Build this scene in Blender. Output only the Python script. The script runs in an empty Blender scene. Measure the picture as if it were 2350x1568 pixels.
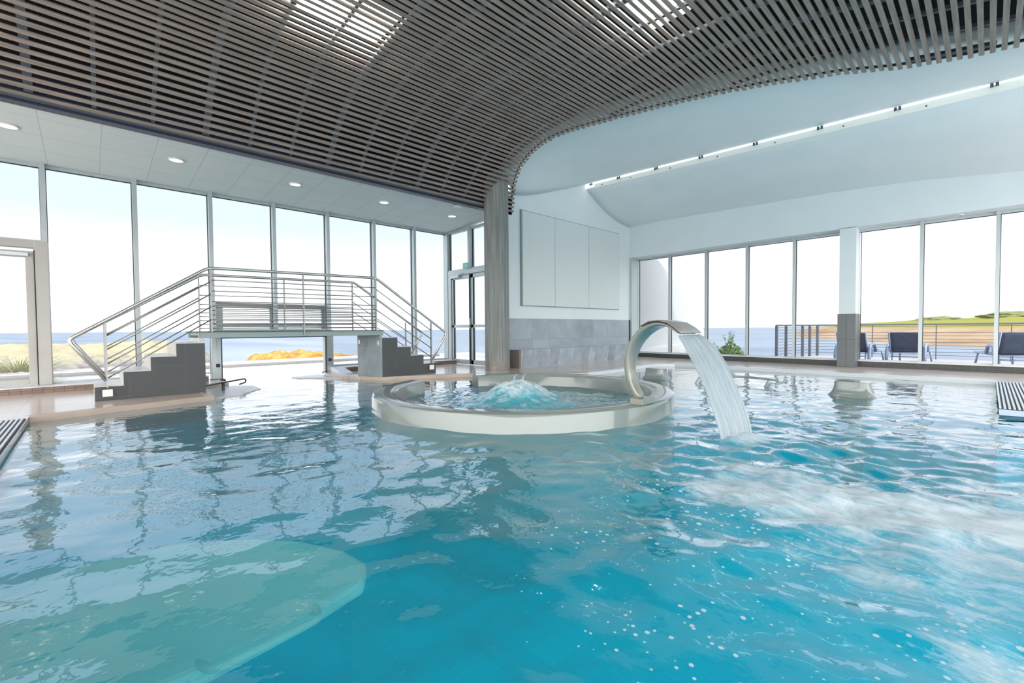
import bpy, bmesh, math, random
from mathutils import Vector, Matrix, noise
from mathutils.geometry import tessellate_polygon
random.seed(7)
SC = bpy.context.scene
COL = SC.collection
PI = math.pi

# ------------------------------------------------------------------ materials
def mat(name, color, rough=0.5, metal=0.0, spec=0.5, var=0.0, vscale=3.0, bump=0.0, bscale=30.0, coat=0.0, stretch=None):
    m = bpy.data.materials.new(name); m.use_nodes = True
    nt = m.node_tree; N = nt.nodes; L = nt.links
    b = N['Principled BSDF']
    b.inputs['Base Color'].default_value = (*color, 1)
    b.inputs['Roughness'].default_value = rough
    b.inputs['Metallic'].default_value = metal
    b.inputs['Specular IOR Level'].default_value = spec
    b.inputs['Coat Weight'].default_value = coat
    tc = N.new('ShaderNodeTexCoord'); src = tc.outputs['Object']
    if stretch:
        mp = N.new('ShaderNodeMapping'); mp.inputs['Scale'].default_value = stretch
        L.new(src, mp.inputs['Vector']); src = mp.outputs['Vector']
    if var:
        n = N.new('ShaderNodeTexNoise'); n.inputs['Scale'].default_value = vscale; n.inputs['Detail'].default_value = 5
        L.new(src, n.inputs['Vector'])
        cr = N.new('ShaderNodeValToRGB')
        cr.color_ramp.elements[0].position = .3; cr.color_ramp.elements[1].position = .7
        cr.color_ramp.elements[0].color = (*[c * (1 - var) for c in color], 1)
        cr.color_ramp.elements[1].color = (*[min(1, c * (1 + var)) for c in color], 1)
        L.new(n.outputs['Fac'], cr.inputs['Fac']); L.new(cr.outputs['Color'], b.inputs['Base Color'])
    if bump:
        n2 = N.new('ShaderNodeTexNoise'); n2.inputs['Scale'].default_value = bscale; n2.inputs['Detail'].default_value = 4
        L.new(src, n2.inputs['Vector'])
        bp = N.new('ShaderNodeBump'); bp.inputs['Strength'].default_value = bump; bp.inputs['Distance'].default_value = .02
        L.new(n2.outputs['Fac'], bp.inputs['Height']); L.new(bp.outputs['Normal'], b.inputs['Normal'])
    return m

def tile_mat(name, color, grout, size, axes, gap=0.012, rough=.35, var=.12, offs=(0, 0), marble=2.5, bump=.3):
    """square/rect tiles: size=(u,v) metres along the two object axes in axes"""
    m = bpy.data.materials.new(name); m.use_nodes = True
    nt = m.node_tree; N = nt.nodes; L = nt.links
    b = N['Principled BSDF']; b.inputs['Roughness'].default_value = rough
    tc = N.new('ShaderNodeTexCoord'); sep = N.new('ShaderNodeSeparateXYZ'); L.new(tc.outputs['Object'], sep.inputs[0])
    outs = []
    cells = []
    for k in range(2):
        a = N.new('ShaderNodeMath'); a.operation = 'ADD'; a.inputs[1].default_value = offs[k] + 1000 * size[k]
        L.new(sep.outputs['XYZ'.index(axes[k])], a.inputs[0])
        d = N.new('ShaderNodeMath'); d.operation = 'DIVIDE'; d.inputs[1].default_value = size[k]; L.new(a.outputs[0], d.inputs[0])
        f = N.new('ShaderNodeMath'); f.operation = 'FRACT'; L.new(d.outputs[0], f.inputs[0])
        fl = N.new('ShaderNodeMath'); fl.operation = 'FLOOR'; L.new(d.outputs[0], fl.inputs[0]); cells.append(fl)
        l = N.new('ShaderNodeMath'); l.operation = 'LESS_THAN'; l.inputs[1].default_value = gap / size[k]; L.new(f.outputs[0], l.inputs[0])
        outs.append(l)
    mx = N.new('ShaderNodeMath'); mx.operation = 'MAXIMUM'; L.new(outs[0].outputs[0], mx.inputs[0]); L.new(outs[1].outputs[0], mx.inputs[1])
    cmb = N.new('ShaderNodeCombineXYZ'); L.new(cells[0].outputs[0], cmb.inputs[0]); L.new(cells[1].outputs[0], cmb.inputs[1])
    wn = N.new('ShaderNodeTexWhiteNoise'); wn.noise_dimensions = '3D'; L.new(cmb.outputs[0], wn.inputs['Vector'])
    ns = N.new('ShaderNodeTexNoise'); ns.inputs['Scale'].default_value = marble; ns.inputs['Detail'].default_value = 6
    ad = N.new('ShaderNodeVectorMath'); ad.operation = 'MULTIPLY_ADD'; ad.inputs[1].default_value = (3, 3, 3)
    L.new(wn.outputs['Color'], ad.inputs[0]); L.new(tc.outputs['Object'], ad.inputs[2]); L.new(ad.outputs[0], ns.inputs['Vector'])
    s = N.new('ShaderNodeMath'); s.operation = 'MULTIPLY_ADD'; s.inputs[1].default_value = .35
    L.new(wn.outputs['Value'], s.inputs[0]); L.new(ns.outputs['Fac'], s.inputs[2])
    mr = N.new('ShaderNodeMapRange'); mr.inputs['From Min'].default_value = .35; mr.inputs['From Max'].default_value = .95
    mr.inputs['To Min'].default_value = 1 - var; mr.inputs['To Max'].default_value = 1 + var; L.new(s.outputs[0], mr.inputs['Value'])
    sc = N.new('ShaderNodeVectorMath'); sc.operation = 'SCALE'; sc.inputs[0].default_value = color; L.new(mr.outputs[0], sc.inputs['Scale'])
    mix = N.new('ShaderNodeMix'); mix.data_type = 'RGBA'; L.new(mx.outputs[0], mix.inputs['Factor'])
    L.new(sc.outputs[0], mix.inputs[6]); mix.inputs[7].default_value = (*grout, 1)
    L.new(mix.outputs[2], b.inputs['Base Color'])
    if bump:
        inv = N.new('ShaderNodeMath'); inv.operation = 'SUBTRACT'; inv.inputs[0].default_value = 1; L.new(mx.outputs[0], inv.inputs[1])
        bp = N.new('ShaderNodeBump'); bp.inputs['Strength'].default_value = bump; bp.inputs['Distance'].default_value = .004
        L.new(inv.outputs[0], bp.inputs['Height']); L.new(bp.outputs['Normal'], b.inputs['Normal'])
    return m

def schlick(nt, f0, f90, normal=None, power=5):
    N = nt.nodes; L = nt.links
    lw = N.new('ShaderNodeLayerWeight'); lw.inputs['Blend'].default_value = .5
    if normal: L.new(normal, lw.inputs['Normal'])
    p = N.new('ShaderNodeMath'); p.operation = 'POWER'; p.inputs[1].default_value = power; L.new(lw.outputs['Facing'], p.inputs[0])
    m = N.new('ShaderNodeMath'); m.operation = 'MULTIPLY_ADD'; m.inputs[1].default_value = f90 - f0; m.inputs[2].default_value = f0; L.new(p.outputs[0], m.inputs[0])
    return m
def emis(name, color, strength):
    m = bpy.data.materials.new(name); m.use_nodes = True; nt = m.node_tree; nt.nodes.clear()
    e = nt.nodes.new('ShaderNodeEmission'); e.inputs[0].default_value = (*color, 1); e.inputs[1].default_value = strength
    o = nt.nodes.new('ShaderNodeOutputMaterial'); nt.links.new(e.outputs[0], o.inputs[0]); return m

def glass_mat(name, tint=(.90, .915, .92), ior=1.35):
    m = bpy.data.materials.new(name); m.use_nodes = True; nt = m.node_tree; nt.nodes.clear(); N = nt.nodes; L = nt.links
    t = N.new('ShaderNodeBsdfTransparent'); t.inputs[0].default_value = (*tint, 1)
    g = N.new('ShaderNodeBsdfGlossy'); g.inputs['Roughness'].default_value = .02
    f = schlick(nt, .004, .4)
    mx = N.new('ShaderNodeMixShader'); L.new(f.outputs[0], mx.inputs[0]); L.new(t.outputs[0], mx.inputs[1]); L.new(g.outputs[0], mx.inputs[2])
    o = N.new('ShaderNodeOutputMaterial'); L.new(mx.outputs[0], o.inputs[0]); return m

def water_mat(name, body=(.0, .60, .84), tint=(.62, .96, 1.0), solid=.30, foam=True, ior=1.5, bscale=7, bstr=.17):
    m = bpy.data.materials.new(name); m.use_nodes = True; nt = m.node_tree; nt.nodes.clear(); N = nt.nodes; L = nt.links
    tc = N.new('ShaderNodeTexCoord')
    n1 = N.new('ShaderNodeTexNoise'); n1.inputs['Scale'].default_value = bscale; n1.inputs['Detail'].default_value = 3; n1.inputs['Roughness'].default_value = .5
    L.new(tc.outputs['Object'], n1.inputs['Vector'])
    bp = N.new('ShaderNodeBump'); bp.inputs['Strength'].default_value = bstr; bp.inputs['Distance'].default_value = .03
    L.new(n1.outputs['Fac'], bp.inputs['Height'])
    tr = N.new('ShaderNodeBsdfTransparent'); tr.inputs[0].default_value = (*tint, 1)
    df = N.new('ShaderNodeBsdfDiffuse'); df.inputs[0].default_value = (*body, 1); L.new(bp.outputs[0], df.inputs['Normal'])
    mb = N.new('ShaderNodeMixShader'); mb.inputs[0].default_value = solid; L.new(tr.outputs[0], mb.inputs[1]); L.new(df.outputs[0], mb.inputs[2])
    gl = N.new('ShaderNodeBsdfGlossy'); gl.inputs['Roughness'].default_value = .03; L.new(bp.outputs[0], gl.inputs['Normal'])
    fr = schlick(nt, .025, 1.3, bp.outputs[0], 3.1); fr.use_clamp = True
    mw = N.new('ShaderNodeMixShader'); L.new(fr.outputs[0], mw.inputs[0]); L.new(mb.outputs[0], mw.inputs[1]); L.new(gl.outputs[0], mw.inputs[2])
    out = N.new('ShaderNodeOutputMaterial')
    if foam:
        at = N.new('ShaderNodeAttribute'); at.attribute_name = 'foam'
        mp = N.new('ShaderNodeMapping'); mp.inputs['Scale'].default_value = (11, 2.4, 4); mp.inputs['Rotation'].default_value = (0, 0, math.radians(-8))
        L.new(tc.outputs['Object'], mp.inputs['Vector'])
        ns = N.new('ShaderNodeTexNoise'); ns.inputs['Scale'].default_value = 1; ns.inputs['Detail'].default_value = 8; ns.inputs['Roughness'].default_value = .78; ns.inputs['Distortion'].default_value = .8
        L.new(mp.outputs[0], ns.inputs['Vector'])
        n4 = N.new('ShaderNodeTexNoise'); n4.inputs['Scale'].default_value = 7; n4.inputs['Detail'].default_value = 9; n4.inputs['Roughness'].default_value = .7; n4.inputs['Distortion'].default_value = 1.2
        L.new(tc.outputs['Object'], n4.inputs['Vector'])
        mx4 = N.new('ShaderNodeMix'); mx4.inputs['Factor'].default_value = .42; L.new(ns.outputs['Fac'], mx4.inputs[2]); L.new(n4.outputs['Fac'], mx4.inputs[3])
        a = N.new('ShaderNodeMath'); a.operation = 'ADD'; L.new(mx4.outputs[0], a.inputs[0]); L.new(at.outputs['Fac'], a.inputs[1])
        mr = N.new('ShaderNodeMapRange'); mr.inputs['From Min'].default_value = 1.01; mr.inputs['From Max'].default_value = 1.25; mr.inputs['To Max'].default_value = 1.0
        L.new(a.outputs[0], mr.inputs['Value'])
        # separate little bubbles floating downstream
        vo = N.new('ShaderNodeTexVoronoi'); vo.inputs['Scale'].default_value = 30; vo.inputs['Randomness'].default_value = 1
        L.new(tc.outputs['Object'], vo.inputs['Vector'])
        at2 = N.new('ShaderNodeAttribute'); at2.attribute_name = 'bubble'
        sp = N.new('ShaderNodeSeparateColor'); L.new(vo.outputs['Color'], sp.inputs[0])
        th = N.new('ShaderNodeMath'); th.operation = 'MULTIPLY'; L.new(sp.outputs[0], th.inputs[0]); L.new(at2.outputs['Fac'], th.inputs[1])
        sb = N.new('ShaderNodeMath'); sb.operation = 'SUBTRACT'; L.new(th.outputs[0], sb.inputs[0]); L.new(vo.outputs['Distance'], sb.inputs[1])
        gt = N.new('ShaderNodeMapRange'); gt.inputs['From Min'].default_value = 0; gt.inputs['From Max'].default_value = .08; gt.inputs['To Max'].default_value = .75
        L.new(sb.outputs[0], gt.inputs['Value'])
        mm = N.new('ShaderNodeMath'); mm.operation = 'MAXIMUM'; L.new(mr.outputs[0], mm.inputs[0]); L.new(gt.outputs[0], mm.inputs[1])
        fd = N.new('ShaderNodeBsdfDiffuse'); fd.inputs[0].default_value = (.66, .78, .86, 1); L.new(bp.outputs[0], fd.inputs['Normal'])
        mf = N.new('ShaderNodeMixShader'); L.new(mm.outputs[0], mf.inputs[0]); L.new(mw.outputs[0], mf.inputs[1]); L.new(fd.outputs[0], mf.inputs[2])
        L.new(mf.outputs[0], out.inputs[0])
    else:
        L.new(mw.outputs[0], out.inputs[0])
    return m

def fall_mat(name):
    m = bpy.data.materials.new(name); m.use_nodes = True; nt = m.node_tree; nt.nodes.clear(); N = nt.nodes; L = nt.links
    uv = N.new('ShaderNodeAttribute'); uv.attribute_name = 'flow'
    mp = N.new('ShaderNodeMapping'); mp.inputs['Scale'].default_value = (14, 1.3, 1)
    L.new(uv.outputs['Vector'], mp.inputs['Vector'])
    n = N.new('ShaderNodeTexNoise'); n.inputs['Scale'].default_value = 1; n.inputs['Detail'].default_value = 6; n.inputs['Roughness'].default_value = .65
    L.new(mp.outputs[0], n.inputs['Vector'])
    mr = N.new('ShaderNodeMapRange'); mr.inputs['From Min'].default_value = .32; mr.inputs['From Max'].default_value = .62
    mr.inputs['To Min'].default_value = .45; mr.inputs['To Max'].default_value = .97; L.new(n.outputs['Fac'], mr.inputs['Value'])
    bp = N.new('ShaderNodeBump'); bp.inputs['Strength'].default_value = .7; bp.inputs['Distance'].default_value = .02; L.new(n.outputs['Fac'], bp.inputs['Height'])
    tr = N.new('ShaderNodeBsdfTransparent'); tr.inputs[0].default_value = (.88, .95, .98, 1)
    d = N.new('ShaderNodeBsdfDiffuse'); d.inputs[0].default_value = (.70, .76, .80, 1); L.new(bp.outputs[0], d.inputs['Normal'])
    t2 = N.new('ShaderNodeBsdfTranslucent'); t2.inputs[0].default_value = (.72, .78, .82, 1); L.new(bp.outputs[0], t2.inputs['Normal'])
    ds = N.new('ShaderNodeMixShader'); ds.inputs[0].default_value = .45; L.new(d.outputs[0], ds.inputs[1]); L.new(t2.outputs[0], ds.inputs[2])
    mx = N.new('ShaderNodeMixShader'); L.new(mr.outputs[0], mx.inputs[0]); L.new(tr.outputs[0], mx.inputs[1]); L.new(ds.outputs[0], mx.inputs[2])
    g = N.new('ShaderNodeBsdfGlossy'); g.inputs['Roughness'].default_value = .08; L.new(bp.outputs[0], g.inputs['Normal'])
    fr = schlick(nt, .02, .6, bp.outputs[0])
    m2 = N.new('ShaderNodeMixShader'); L.new(fr.outputs[0], m2.inputs[0]); L.new(mx.outputs[0], m2.inputs[1]); L.new(g.outputs[0], m2.inputs[2])
    o = N.new('ShaderNodeOutputMaterial'); L.new(m2.outputs[0], o.inputs[0]); return m

def coast_mat(name, c1, c2, c3, scale, hsplit, hwid):
    """rock below, scrub above, split by height and noise"""
    m = bpy.data.materials.new(name); m.use_nodes = True; nt = m.node_tree; N = nt.nodes; L = nt.links
    b = N['Principled BSDF']; b.inputs['Roughness'].default_value = .9; b.inputs['Specular IOR Level'].default_value = .1
    tc = N.new('ShaderNodeTexCoord'); geo = N.new('ShaderNodeNewGeometry'); sp = N.new('ShaderNodeSeparateXYZ'); L.new(geo.outputs['Position'], sp.inputs[0])
    n = N.new('ShaderNodeTexNoise'); n.inputs['Scale'].default_value = scale; n.inputs['Detail'].default_value = 7; n.inputs['Roughness'].default_value = .65
    L.new(tc.outputs['Object'], n.inputs['Vector'])
    cr = N.new('ShaderNodeValToRGB'); cr.color_ramp.elements[0].position = .38; cr.color_ramp.elements[1].position = .62
    cr.color_ramp.elements[0].color = (*c1, 1); cr.color_ramp.elements[1].color = (*c2, 1); L.new(n.outputs['Fac'], cr.inputs['Fac'])
    ma = N.new('ShaderNodeMath'); ma.operation = 'MULTIPLY_ADD'; ma.inputs[1].default_value = hwid * 2; L.new(n.outputs['Fac'], ma.inputs[0]); L.new(sp.outputs[2], ma.inputs[2])
    mr = N.new('ShaderNodeMapRange'); mr.inputs['From Min'].default_value = hsplit; mr.inputs['From Max'].default_value = hsplit + hwid; L.new(ma.outputs[0], mr.inputs['Value'])
    mix = N.new('ShaderNodeMix'); mix.data_type = 'RGBA'; L.new(mr.outputs[0], mix.inputs['Factor']); L.new(cr.outputs['Color'], mix.inputs[6]); mix.inputs[7].default_value = (*c3, 1)
    L.new(mix.outputs[2], b.inputs['Base Color']); return m

M = dict(
    lamp_strong=emis('warm_lamp_core', (1.0, .82, .55), 3.0),
    wall=mat('wall_paint', (.76, .83, .85), .55, var=.02, vscale=1.5, bump=.05, bscale=60),
    panel=mat('acoustic_panel', (.71, .77, .765), .8, bump=.1, bscale=120),
    column=mat('board_marked_concrete', (.25, .265, .255), .75, var=.30, vscale=3.5, bump=.12, bscale=3.5, stretch=(9, 9, .30)),
    slat=mat('weathered_slat_wood', (.31, .25, .212), .6, var=.28, vscale=5, stretch=(.5, 8, 8)),
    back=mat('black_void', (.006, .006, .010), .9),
    batten=mat('grey_batten', (.075, .09, .115), .5),
    fascia=mat('navy_fascia', (.03, .035, .07), .4),
    trim=mat('edge_trim', (.035, .05, .055), .4),
    alu=mat('anodised_aluminium', (.50, .55, .56), .38, metal=.35, var=.05),
    alu_warm=mat('warm_aluminium', (.44, .43, .40), .4, metal=.3, var=.06),
    gasket=mat('black_gasket', (.02, .022, .025), .5),
    steel=mat('brushed_steel', (.60, .59, .56), .3, metal=.75),
    steel_dark=mat('bar_steel', (.30, .30, .29), .35, metal=.6),
    beam_steel=mat('painted_beam', (.30, .38, .38), .4),
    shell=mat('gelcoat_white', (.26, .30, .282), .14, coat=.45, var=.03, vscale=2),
    cream=mat('cream_enamel', (.31, .32, .27), .2, coat=.5, metal=.1),
    lidgrey=mat('grey_enamel', (.28, .27, .26), .3, coat=.2),
    whitegrey=mat('white_grating', (.80, .82, .85), .35),
    dark=mat('dark_channel', (.03, .035, .04), .6),
    skyframe=mat('skylight_frame', (.95, .95, .90), .4),
    deck=tile_mat('deck_tile', (.70, .58, .52), (.50, .42, .39), (.6, .6), 'XY', gap=.006, rough=.17, var=.10, marble=1.2, bump=.08),
    beige=mat('pool_lip_tile', (.62, .49, .40), .35, var=.1),
    mosaic=tile_mat('brown_mosaic', (.27, .185, .145), (.12, .09, .08), (.11, .075), 'XZ', gap=.006, rough=.4, var=.2, offs=(0, .03)),
    mosaic_y=tile_mat('grey_mosaic', (.05, .054, .053), (.03, .03, .03), (.11, .068), 'YZ', gap=.006, rough=.4, var=.2, offs=(0, .03)),
    sillwhite=mat('sill_stone', (.80, .80, .80), .3),
    stair=tile_mat('stair_side_tile', (.062, .068, .074), (.09, .09, .09), (.6, .37), 'XZ', gap=.008, rough=.45, var=.12, offs=(.27, .33)),
    pier=tile_mat('pier_tile', (.27, .32, .34), (.22, .25, .26), (.6, .55), 'YZ', gap=.006, rough=.35, var=.3, marble=3),
    tread=mat('pale_tread', (.62, .60, .58), .3, var=.06),
    clad=tile_mat('grey_stone_cladding', (.34, .39, .43), (.28, .31, .34), (.60, .60), 'XZ', gap=.010, rough=.35, var=.20, offs=(.04, -.02), marble=3),
    seat_t=tile_mat('grey_stone_seat', (.34, .39, .44), (.22, .25, .28), (.30, 2.0), 'XZ', gap=.010, rough=.35, var=.30, offs=(.02, .5), marble=4),
    seat_end=mat('brown_stone_end', (.20, .17, .15), .5, var=.2),
    soffit=tile_mat('ceiling_tile', (.76, .78, .75), (.60, .62, .60), (.57, .57), 'XY', gap=.012, rough=.8, var=.02, offs=(-.17, .03), bump=.1),
    basin=tile_mat('pool_tile', (.02, .66, .84), (.04, .60, .76), (.25, .25), 'XY', gap=.008, rough=.4, var=.05, bump=.05),
    bench_shade=mat('bench_side_shaded', (.02, .36, .46), .5),  # darker than the pool tile: shade on the bench front put into the colour
    clear=glass_mat('clear_gate_glass', (.985, .99, .99)),
    bench=mat('bench_gelcoat', (.92, .90, .74), .4, var=.03),
    lamp=emis('warm_lamp', (1.0, .80, .56), .85),
    tube=emis('light_panel', (1.0, .95, .90), 10),
    lampoff=mat('lamp_dull', (.50, .55, .58), .4),
    exitg=mat('exit_green', (.10, .55, .42), .4),
    white=mat('white_plastic', (.82, .83, .83), .4),
    sling=mat('navy_sling', (.055, .075, .13), .6, var=.2, vscale=6),
    loungef=mat('lounger_frame', (.30, .36, .52), .35, metal=.3),
    rail_out=mat('anthracite_rail', (.10, .11, .13), .5),
    terrace=tile_mat('terrace_paving', (.36, .33, .33), (.28, .26, .25), (.5, .5), 'XY', gap=.01, rough=.6, var=.05),
    render=mat('outside_render', (.50, .505, .52), .7),
    leaf=mat('leaf_green', (.22, .32, .10), .5, var=.4, vscale=8),
    leaf2=mat('spiky_leaf', (.08, .16, .09), .5, var=.3, vscale=8),
    grass=mat('pale_grass', (.40, .39, .24), .6, var=.25, vscale=10),
    dune=coast_mat('dune', (.08, .08, .12), (.24, .23, .23), (.32, .28, .19), 3.2, .30, .5),
    rock=coast_mat('yellow_rock', (.24, .12, .03), (.34, .23, .08), (.36, .28, .10), 1.5, 9.0, .1),
    coast=coast_mat('coast', (.23, .14, .075), (.32, .24, .17), (.20, .19, .035), .05, .9, .8),
    scrub=mat('scrub_green', (.13, .15, .05), .8, var=.3, vscale=2),
    glass=glass_mat('window_glass'),
    water=water_mat('pool_water'),
    water2=water_mat('spa_water', body=(.10, .55, .68), solid=.85, bscale=14, bstr=.6),
    water_out=water_mat('outdoor_pool_water', body=(.20, .34, .38), solid=.75, foam=False, bscale=5, bstr=.15),
    fall=fall_mat('falling_water'),
)
def sea_material():
    m = bpy.data.materials.new('sea'); m.use_nodes = True; nt = m.node_tree; N = nt.nodes; L = nt.links
    b = N['Principled BSDF']; b.inputs['Base Color'].default_value = (.36, .45, .62, 1); b.inputs['Roughness'].default_value = .6; b.inputs['Specular IOR Level'].default_value = .1
    tc = N.new('ShaderNodeTexCoord'); mp = N.new('ShaderNodeMapping'); mp.inputs['Rotation'].default_value = (0, 0, math.radians(45)); mp.inputs['Scale'].default_value = (.05, .012, 1)
    L.new(tc.outputs['Object'], mp.inputs[0]); n = N.new('ShaderNodeTexNoise'); n.inputs['Scale'].default_value = 1; n.inputs['Detail'].default_value = 6; L.new(mp.outputs[0], n.inputs['Vector'])
    cr = N.new('ShaderNodeValToRGB'); cr.color_ramp.elements[0].position = .35; cr.color_ramp.elements[1].position = .65
    cr.color_ramp.elements[0].color = (.145, .175, .235, 1); cr.color_ramp.elements[1].color = (.215, .245, .285, 1)
    L.new(n.outputs['Fac'], cr.inputs[0]); L.new(cr.outputs[0], b.inputs['Base Color']); return m
M['sea'] = sea_material()

# ------------------------------------------------------------------ helpers
def wloc(o):
    v = Vector((0, 0, 0))
    while o: v += o.location; o = o.parent
    return v
def obj(name, bm, m, parent=None, origin=None, smooth=False, bevel=0):
    me = bpy.data.meshes.new(name)
    org = wloc(parent) if parent else Vector(origin or (0, 0, 0))
    bmesh.ops.translate(bm, verts=bm.verts, vec=-org)
    bmesh.ops.recalc_face_normals(bm, faces=bm.faces)
    bm.to_mesh(me); bm.free()
    for mm in (m if isinstance(m, (list, tuple)) else [m]): me.materials.append(mm)
    o = bpy.data.objects.new(name, me); COL.objects.link(o)
    if parent: o.parent = parent
    else: o.location = org
    if smooth: me.polygons.foreach_set('use_smooth', [True] * len(me.polygons))
    if bevel:
        md = o.modifiers.new('bevel', 'BEVEL'); md.width = bevel; md.segments = 2; md.limit_method = 'ANGLE'
    return o
def tag(o, label=None, cat=None, group=None, kind=None):
    if label: o['label'] = label
    if cat: o['category'] = cat
    if group: o['group'] = group
    if kind: o['kind'] = kind
    return o
def thing(name, loc, label, cat, group=None, kind=None):
    o = bpy.data.objects.new(name, None); COL.objects.link(o); o.location = loc; o.empty_display_size = .1
    return tag(o, label, cat, group, kind)
def NB(): return bmesh.new()
def box(bm, x0, x1, y0, y1, z0, z1):
    v = [bm.verts.new((x, y, z)) for x in (x0, x1) for y in (y0, y1) for z in (z0, z1)]
    for f in ((0, 1, 3, 2), (4, 6, 7, 5), (0, 4, 5, 1), (2, 3, 7, 6), (0, 2, 6, 4), (1, 5, 7, 3)):
        bm.faces.new([v[i] for i in f])
    return bm
def B(*a): return box(NB(), *a)
def tube(bm, pts, r, n=10, cap=True, closed=False):
    pts = [Vector(p) for p in pts]; rings = []
    rr = r if isinstance(r, (list, tuple)) else [r] * len(pts)
    up = None
    for i, p in enumerate(pts):
        if closed: d = (pts[(i + 1) % len(pts)] - pts[i - 1])
        elif i == 0: d = pts[1] - p
        elif i == len(pts) - 1: d = p - pts[i - 1]
        else: d = (pts[i + 1] - p).normalized() + (p - pts[i - 1]).normalized()
        d = d.normalized()
        if up is None: up = d.orthogonal().normalized()
        up = (up - d * up.dot(d)).normalized(); s = d.cross(up)
        rings.append([bm.verts.new(p + (up * math.cos(2 * PI * k / n) + s * math.sin(2 * PI * k / n)) * rr[i]) for k in range(n)])
    m = len(rings)
    for i in range(m if closed else m - 1):
        a, b = rings[i], rings[(i + 1) % m]
        for k in range(n): bm.faces.new((a[k], a[(k + 1) % n], b[(k + 1) % n], b[k]))
    if cap and not closed: bm.faces.new(rings[0][::-1]); bm.faces.new(rings[-1])
    return bm
def rounded(pts, r=.05, seg=4):
    """round the corners of a 3D polyline"""
    pts = [Vector(p) for p in pts]; out = [pts[0]]
    for a, b, c in zip(pts, pts[1:], pts[2:]):
        u = (a - b); w = (c - b); q = min(r, u.length * .45, w.length * .45)
        p0 = b + u.normalized() * q; p1 = b + w.normalized() * q
        for k in range(seg + 1):
            t = k / seg; out.append((p0 * (1 - t) + b * t) * (1 - t) + (b * (1 - t) + p1 * t) * t)
    out.append(pts[-1]); return out
def prism(bm, poly, axis, a0, a1):
    """extrude a 2D polygon; axis = extrusion axis, poly in the other two (order xyz)"""
    def P(p, a):
        return {'x': (a, p[0], p[1]), 'y': (p[0], a, p[1]), 'z': (p[0], p[1], a)}[axis]
    A = [bm.verts.new(P(p, a0)) for p in poly]; Bv = [bm.verts.new(P(p, a1)) for p in poly]
    bm.faces.new(A); bm.faces.new(Bv[::-1]); n = len(poly)
    for i in range(n): bm.faces.new((A[i], Bv[i], Bv[(i + 1) % n], A[(i + 1) % n]))
    return bm
def cyl(bm, c, r, z0, z1, n=32, r2=None):
    return tube(bm, [(c[0], c[1], z0), (c[0], c[1], z1)], [r, r2 or r], n)
def lerp(tab, x):
    if x <= tab[0][0]: return tab[0][1]
    for (a, va), (b, vb) in zip(tab, tab[1:]):
        if x <= b: return va + (vb - va) * (x - a) / (b - a)
    return tab[-1][1]
def sm(a, b, x):
    t = max(0, min(1, (x - a) / (b - a))); return t * t * (3 - 2 * t)
def copy_tree(o, parent=None):
    c = o.copy(); COL.objects.link(c); c.parent = parent
    for ch in list(o.children): copy_tree(ch, c)
    return c

W = .04      # water level
D = .10      # deck level
SILL = .20

# ------------------------------------------------------------------ camera
R = Matrix(((0.72844, 0.02461, -0.68467), (-0.68454, 0.01553, -0.72882), (0, 0, 0)))
f_, cx_, cy_ = 1030., 1175., 784.
Xa = Vector((1095, 37, -1030)).normalized()
Ya = Vector((-970, 22, -1030)); Ya = (Ya - Xa * Xa.dot(Ya)).normalized()
Za = Xa.cross(Ya)
Rm = Matrix((Xa, Ya, Za))
cam = bpy.data.cameras.new('camera'); co = bpy.data.objects.new('camera', cam); COL.objects.link(co)
co.matrix_world = Matrix.Translation((0, 0, .98)) @ Rm.to_4x4()
cam.sensor_fit = 'HORIZONTAL'; cam.sensor_width = 36; cam.lens = f_ / 2350 * 36; cam.clip_start = .05; cam.clip_end = 6000
SC.camera = co

# ------------------------------------------------------------------ floor / pool basin
pool = [(-.48, -5), (-.48, 6.82), (1.2, 7.2), (1.24, 8.6), (1.68, 8.75), (1.68, 9.74), (3.55, 9.74), (3.5, 9.35), (3.45, 8.95), (3.7, 8.1), (3.95, 7.68), (4.68, 7.38),
        (5.5, 6.92), (6.22, 6.28), (6.73, 5.64), (7.15, 5.42), (8.19, 5.38), (9.56, 5.56), (10.05, 5.45), (10.3, 5.2), (10.33, 4.6), (10.33, -.08),
        (6.9, -.08), (6.9, -5)]
outer = [(-6, -5), (-6, 9.74), (1.55, 9.74), (1.55, 9.9), (3.9, 9.9), (3.9, 9.74), (6.95, 9.74), (6.95, 7.46), (12.5, 7.46), (12.5, -5)]
def inside(poly, x, y):
    r = False; n = len(poly)
    for i in range(n):
        x0, y0 = poly[i]; x1, y1 = poly[(i + 1) % n]
        if (y0 > y) != (y1 > y) and x < (x1 - x0) * (y - y0) / (y1 - y0) + x0: r = not r
    return r
deckpoly = [(-6, -5), (-.48, -5)] + pool[1:6] + [(1.6, 9.74), (-6, 9.74)]
deckpoly2 = [(3.62, 9.74)] + pool[7:22] + [(6.9, -5), (12.5, -5), (12.5, 7.6), (6.95, 7.6), (6.95, 9.74)]
bm = NB()
for dp in (deckpoly, deckpoly2):
    vt = [bm.verts.new((x, y, D)) for x, y in dp]
    vb = [bm.verts.new((x, y, D - .3)) for x, y in dp]
    for t3 in tessellate_polygon([[Vector((x, y, 0)) for x, y in dp]]):
        bm.faces.new([vt[k] for k in t3]); bm.faces.new([vb[k] for k in t3[::-1]])
    for i in range(len(dp)): j = (i + 1) % len(dp); bm.faces.new((vt[i], vb[i], vb[j], vt[j]))
tag(obj('floor', bm, M['deck']), 'pale tiled pool deck around the indoor pool', 'floor', kind='structure')
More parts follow.
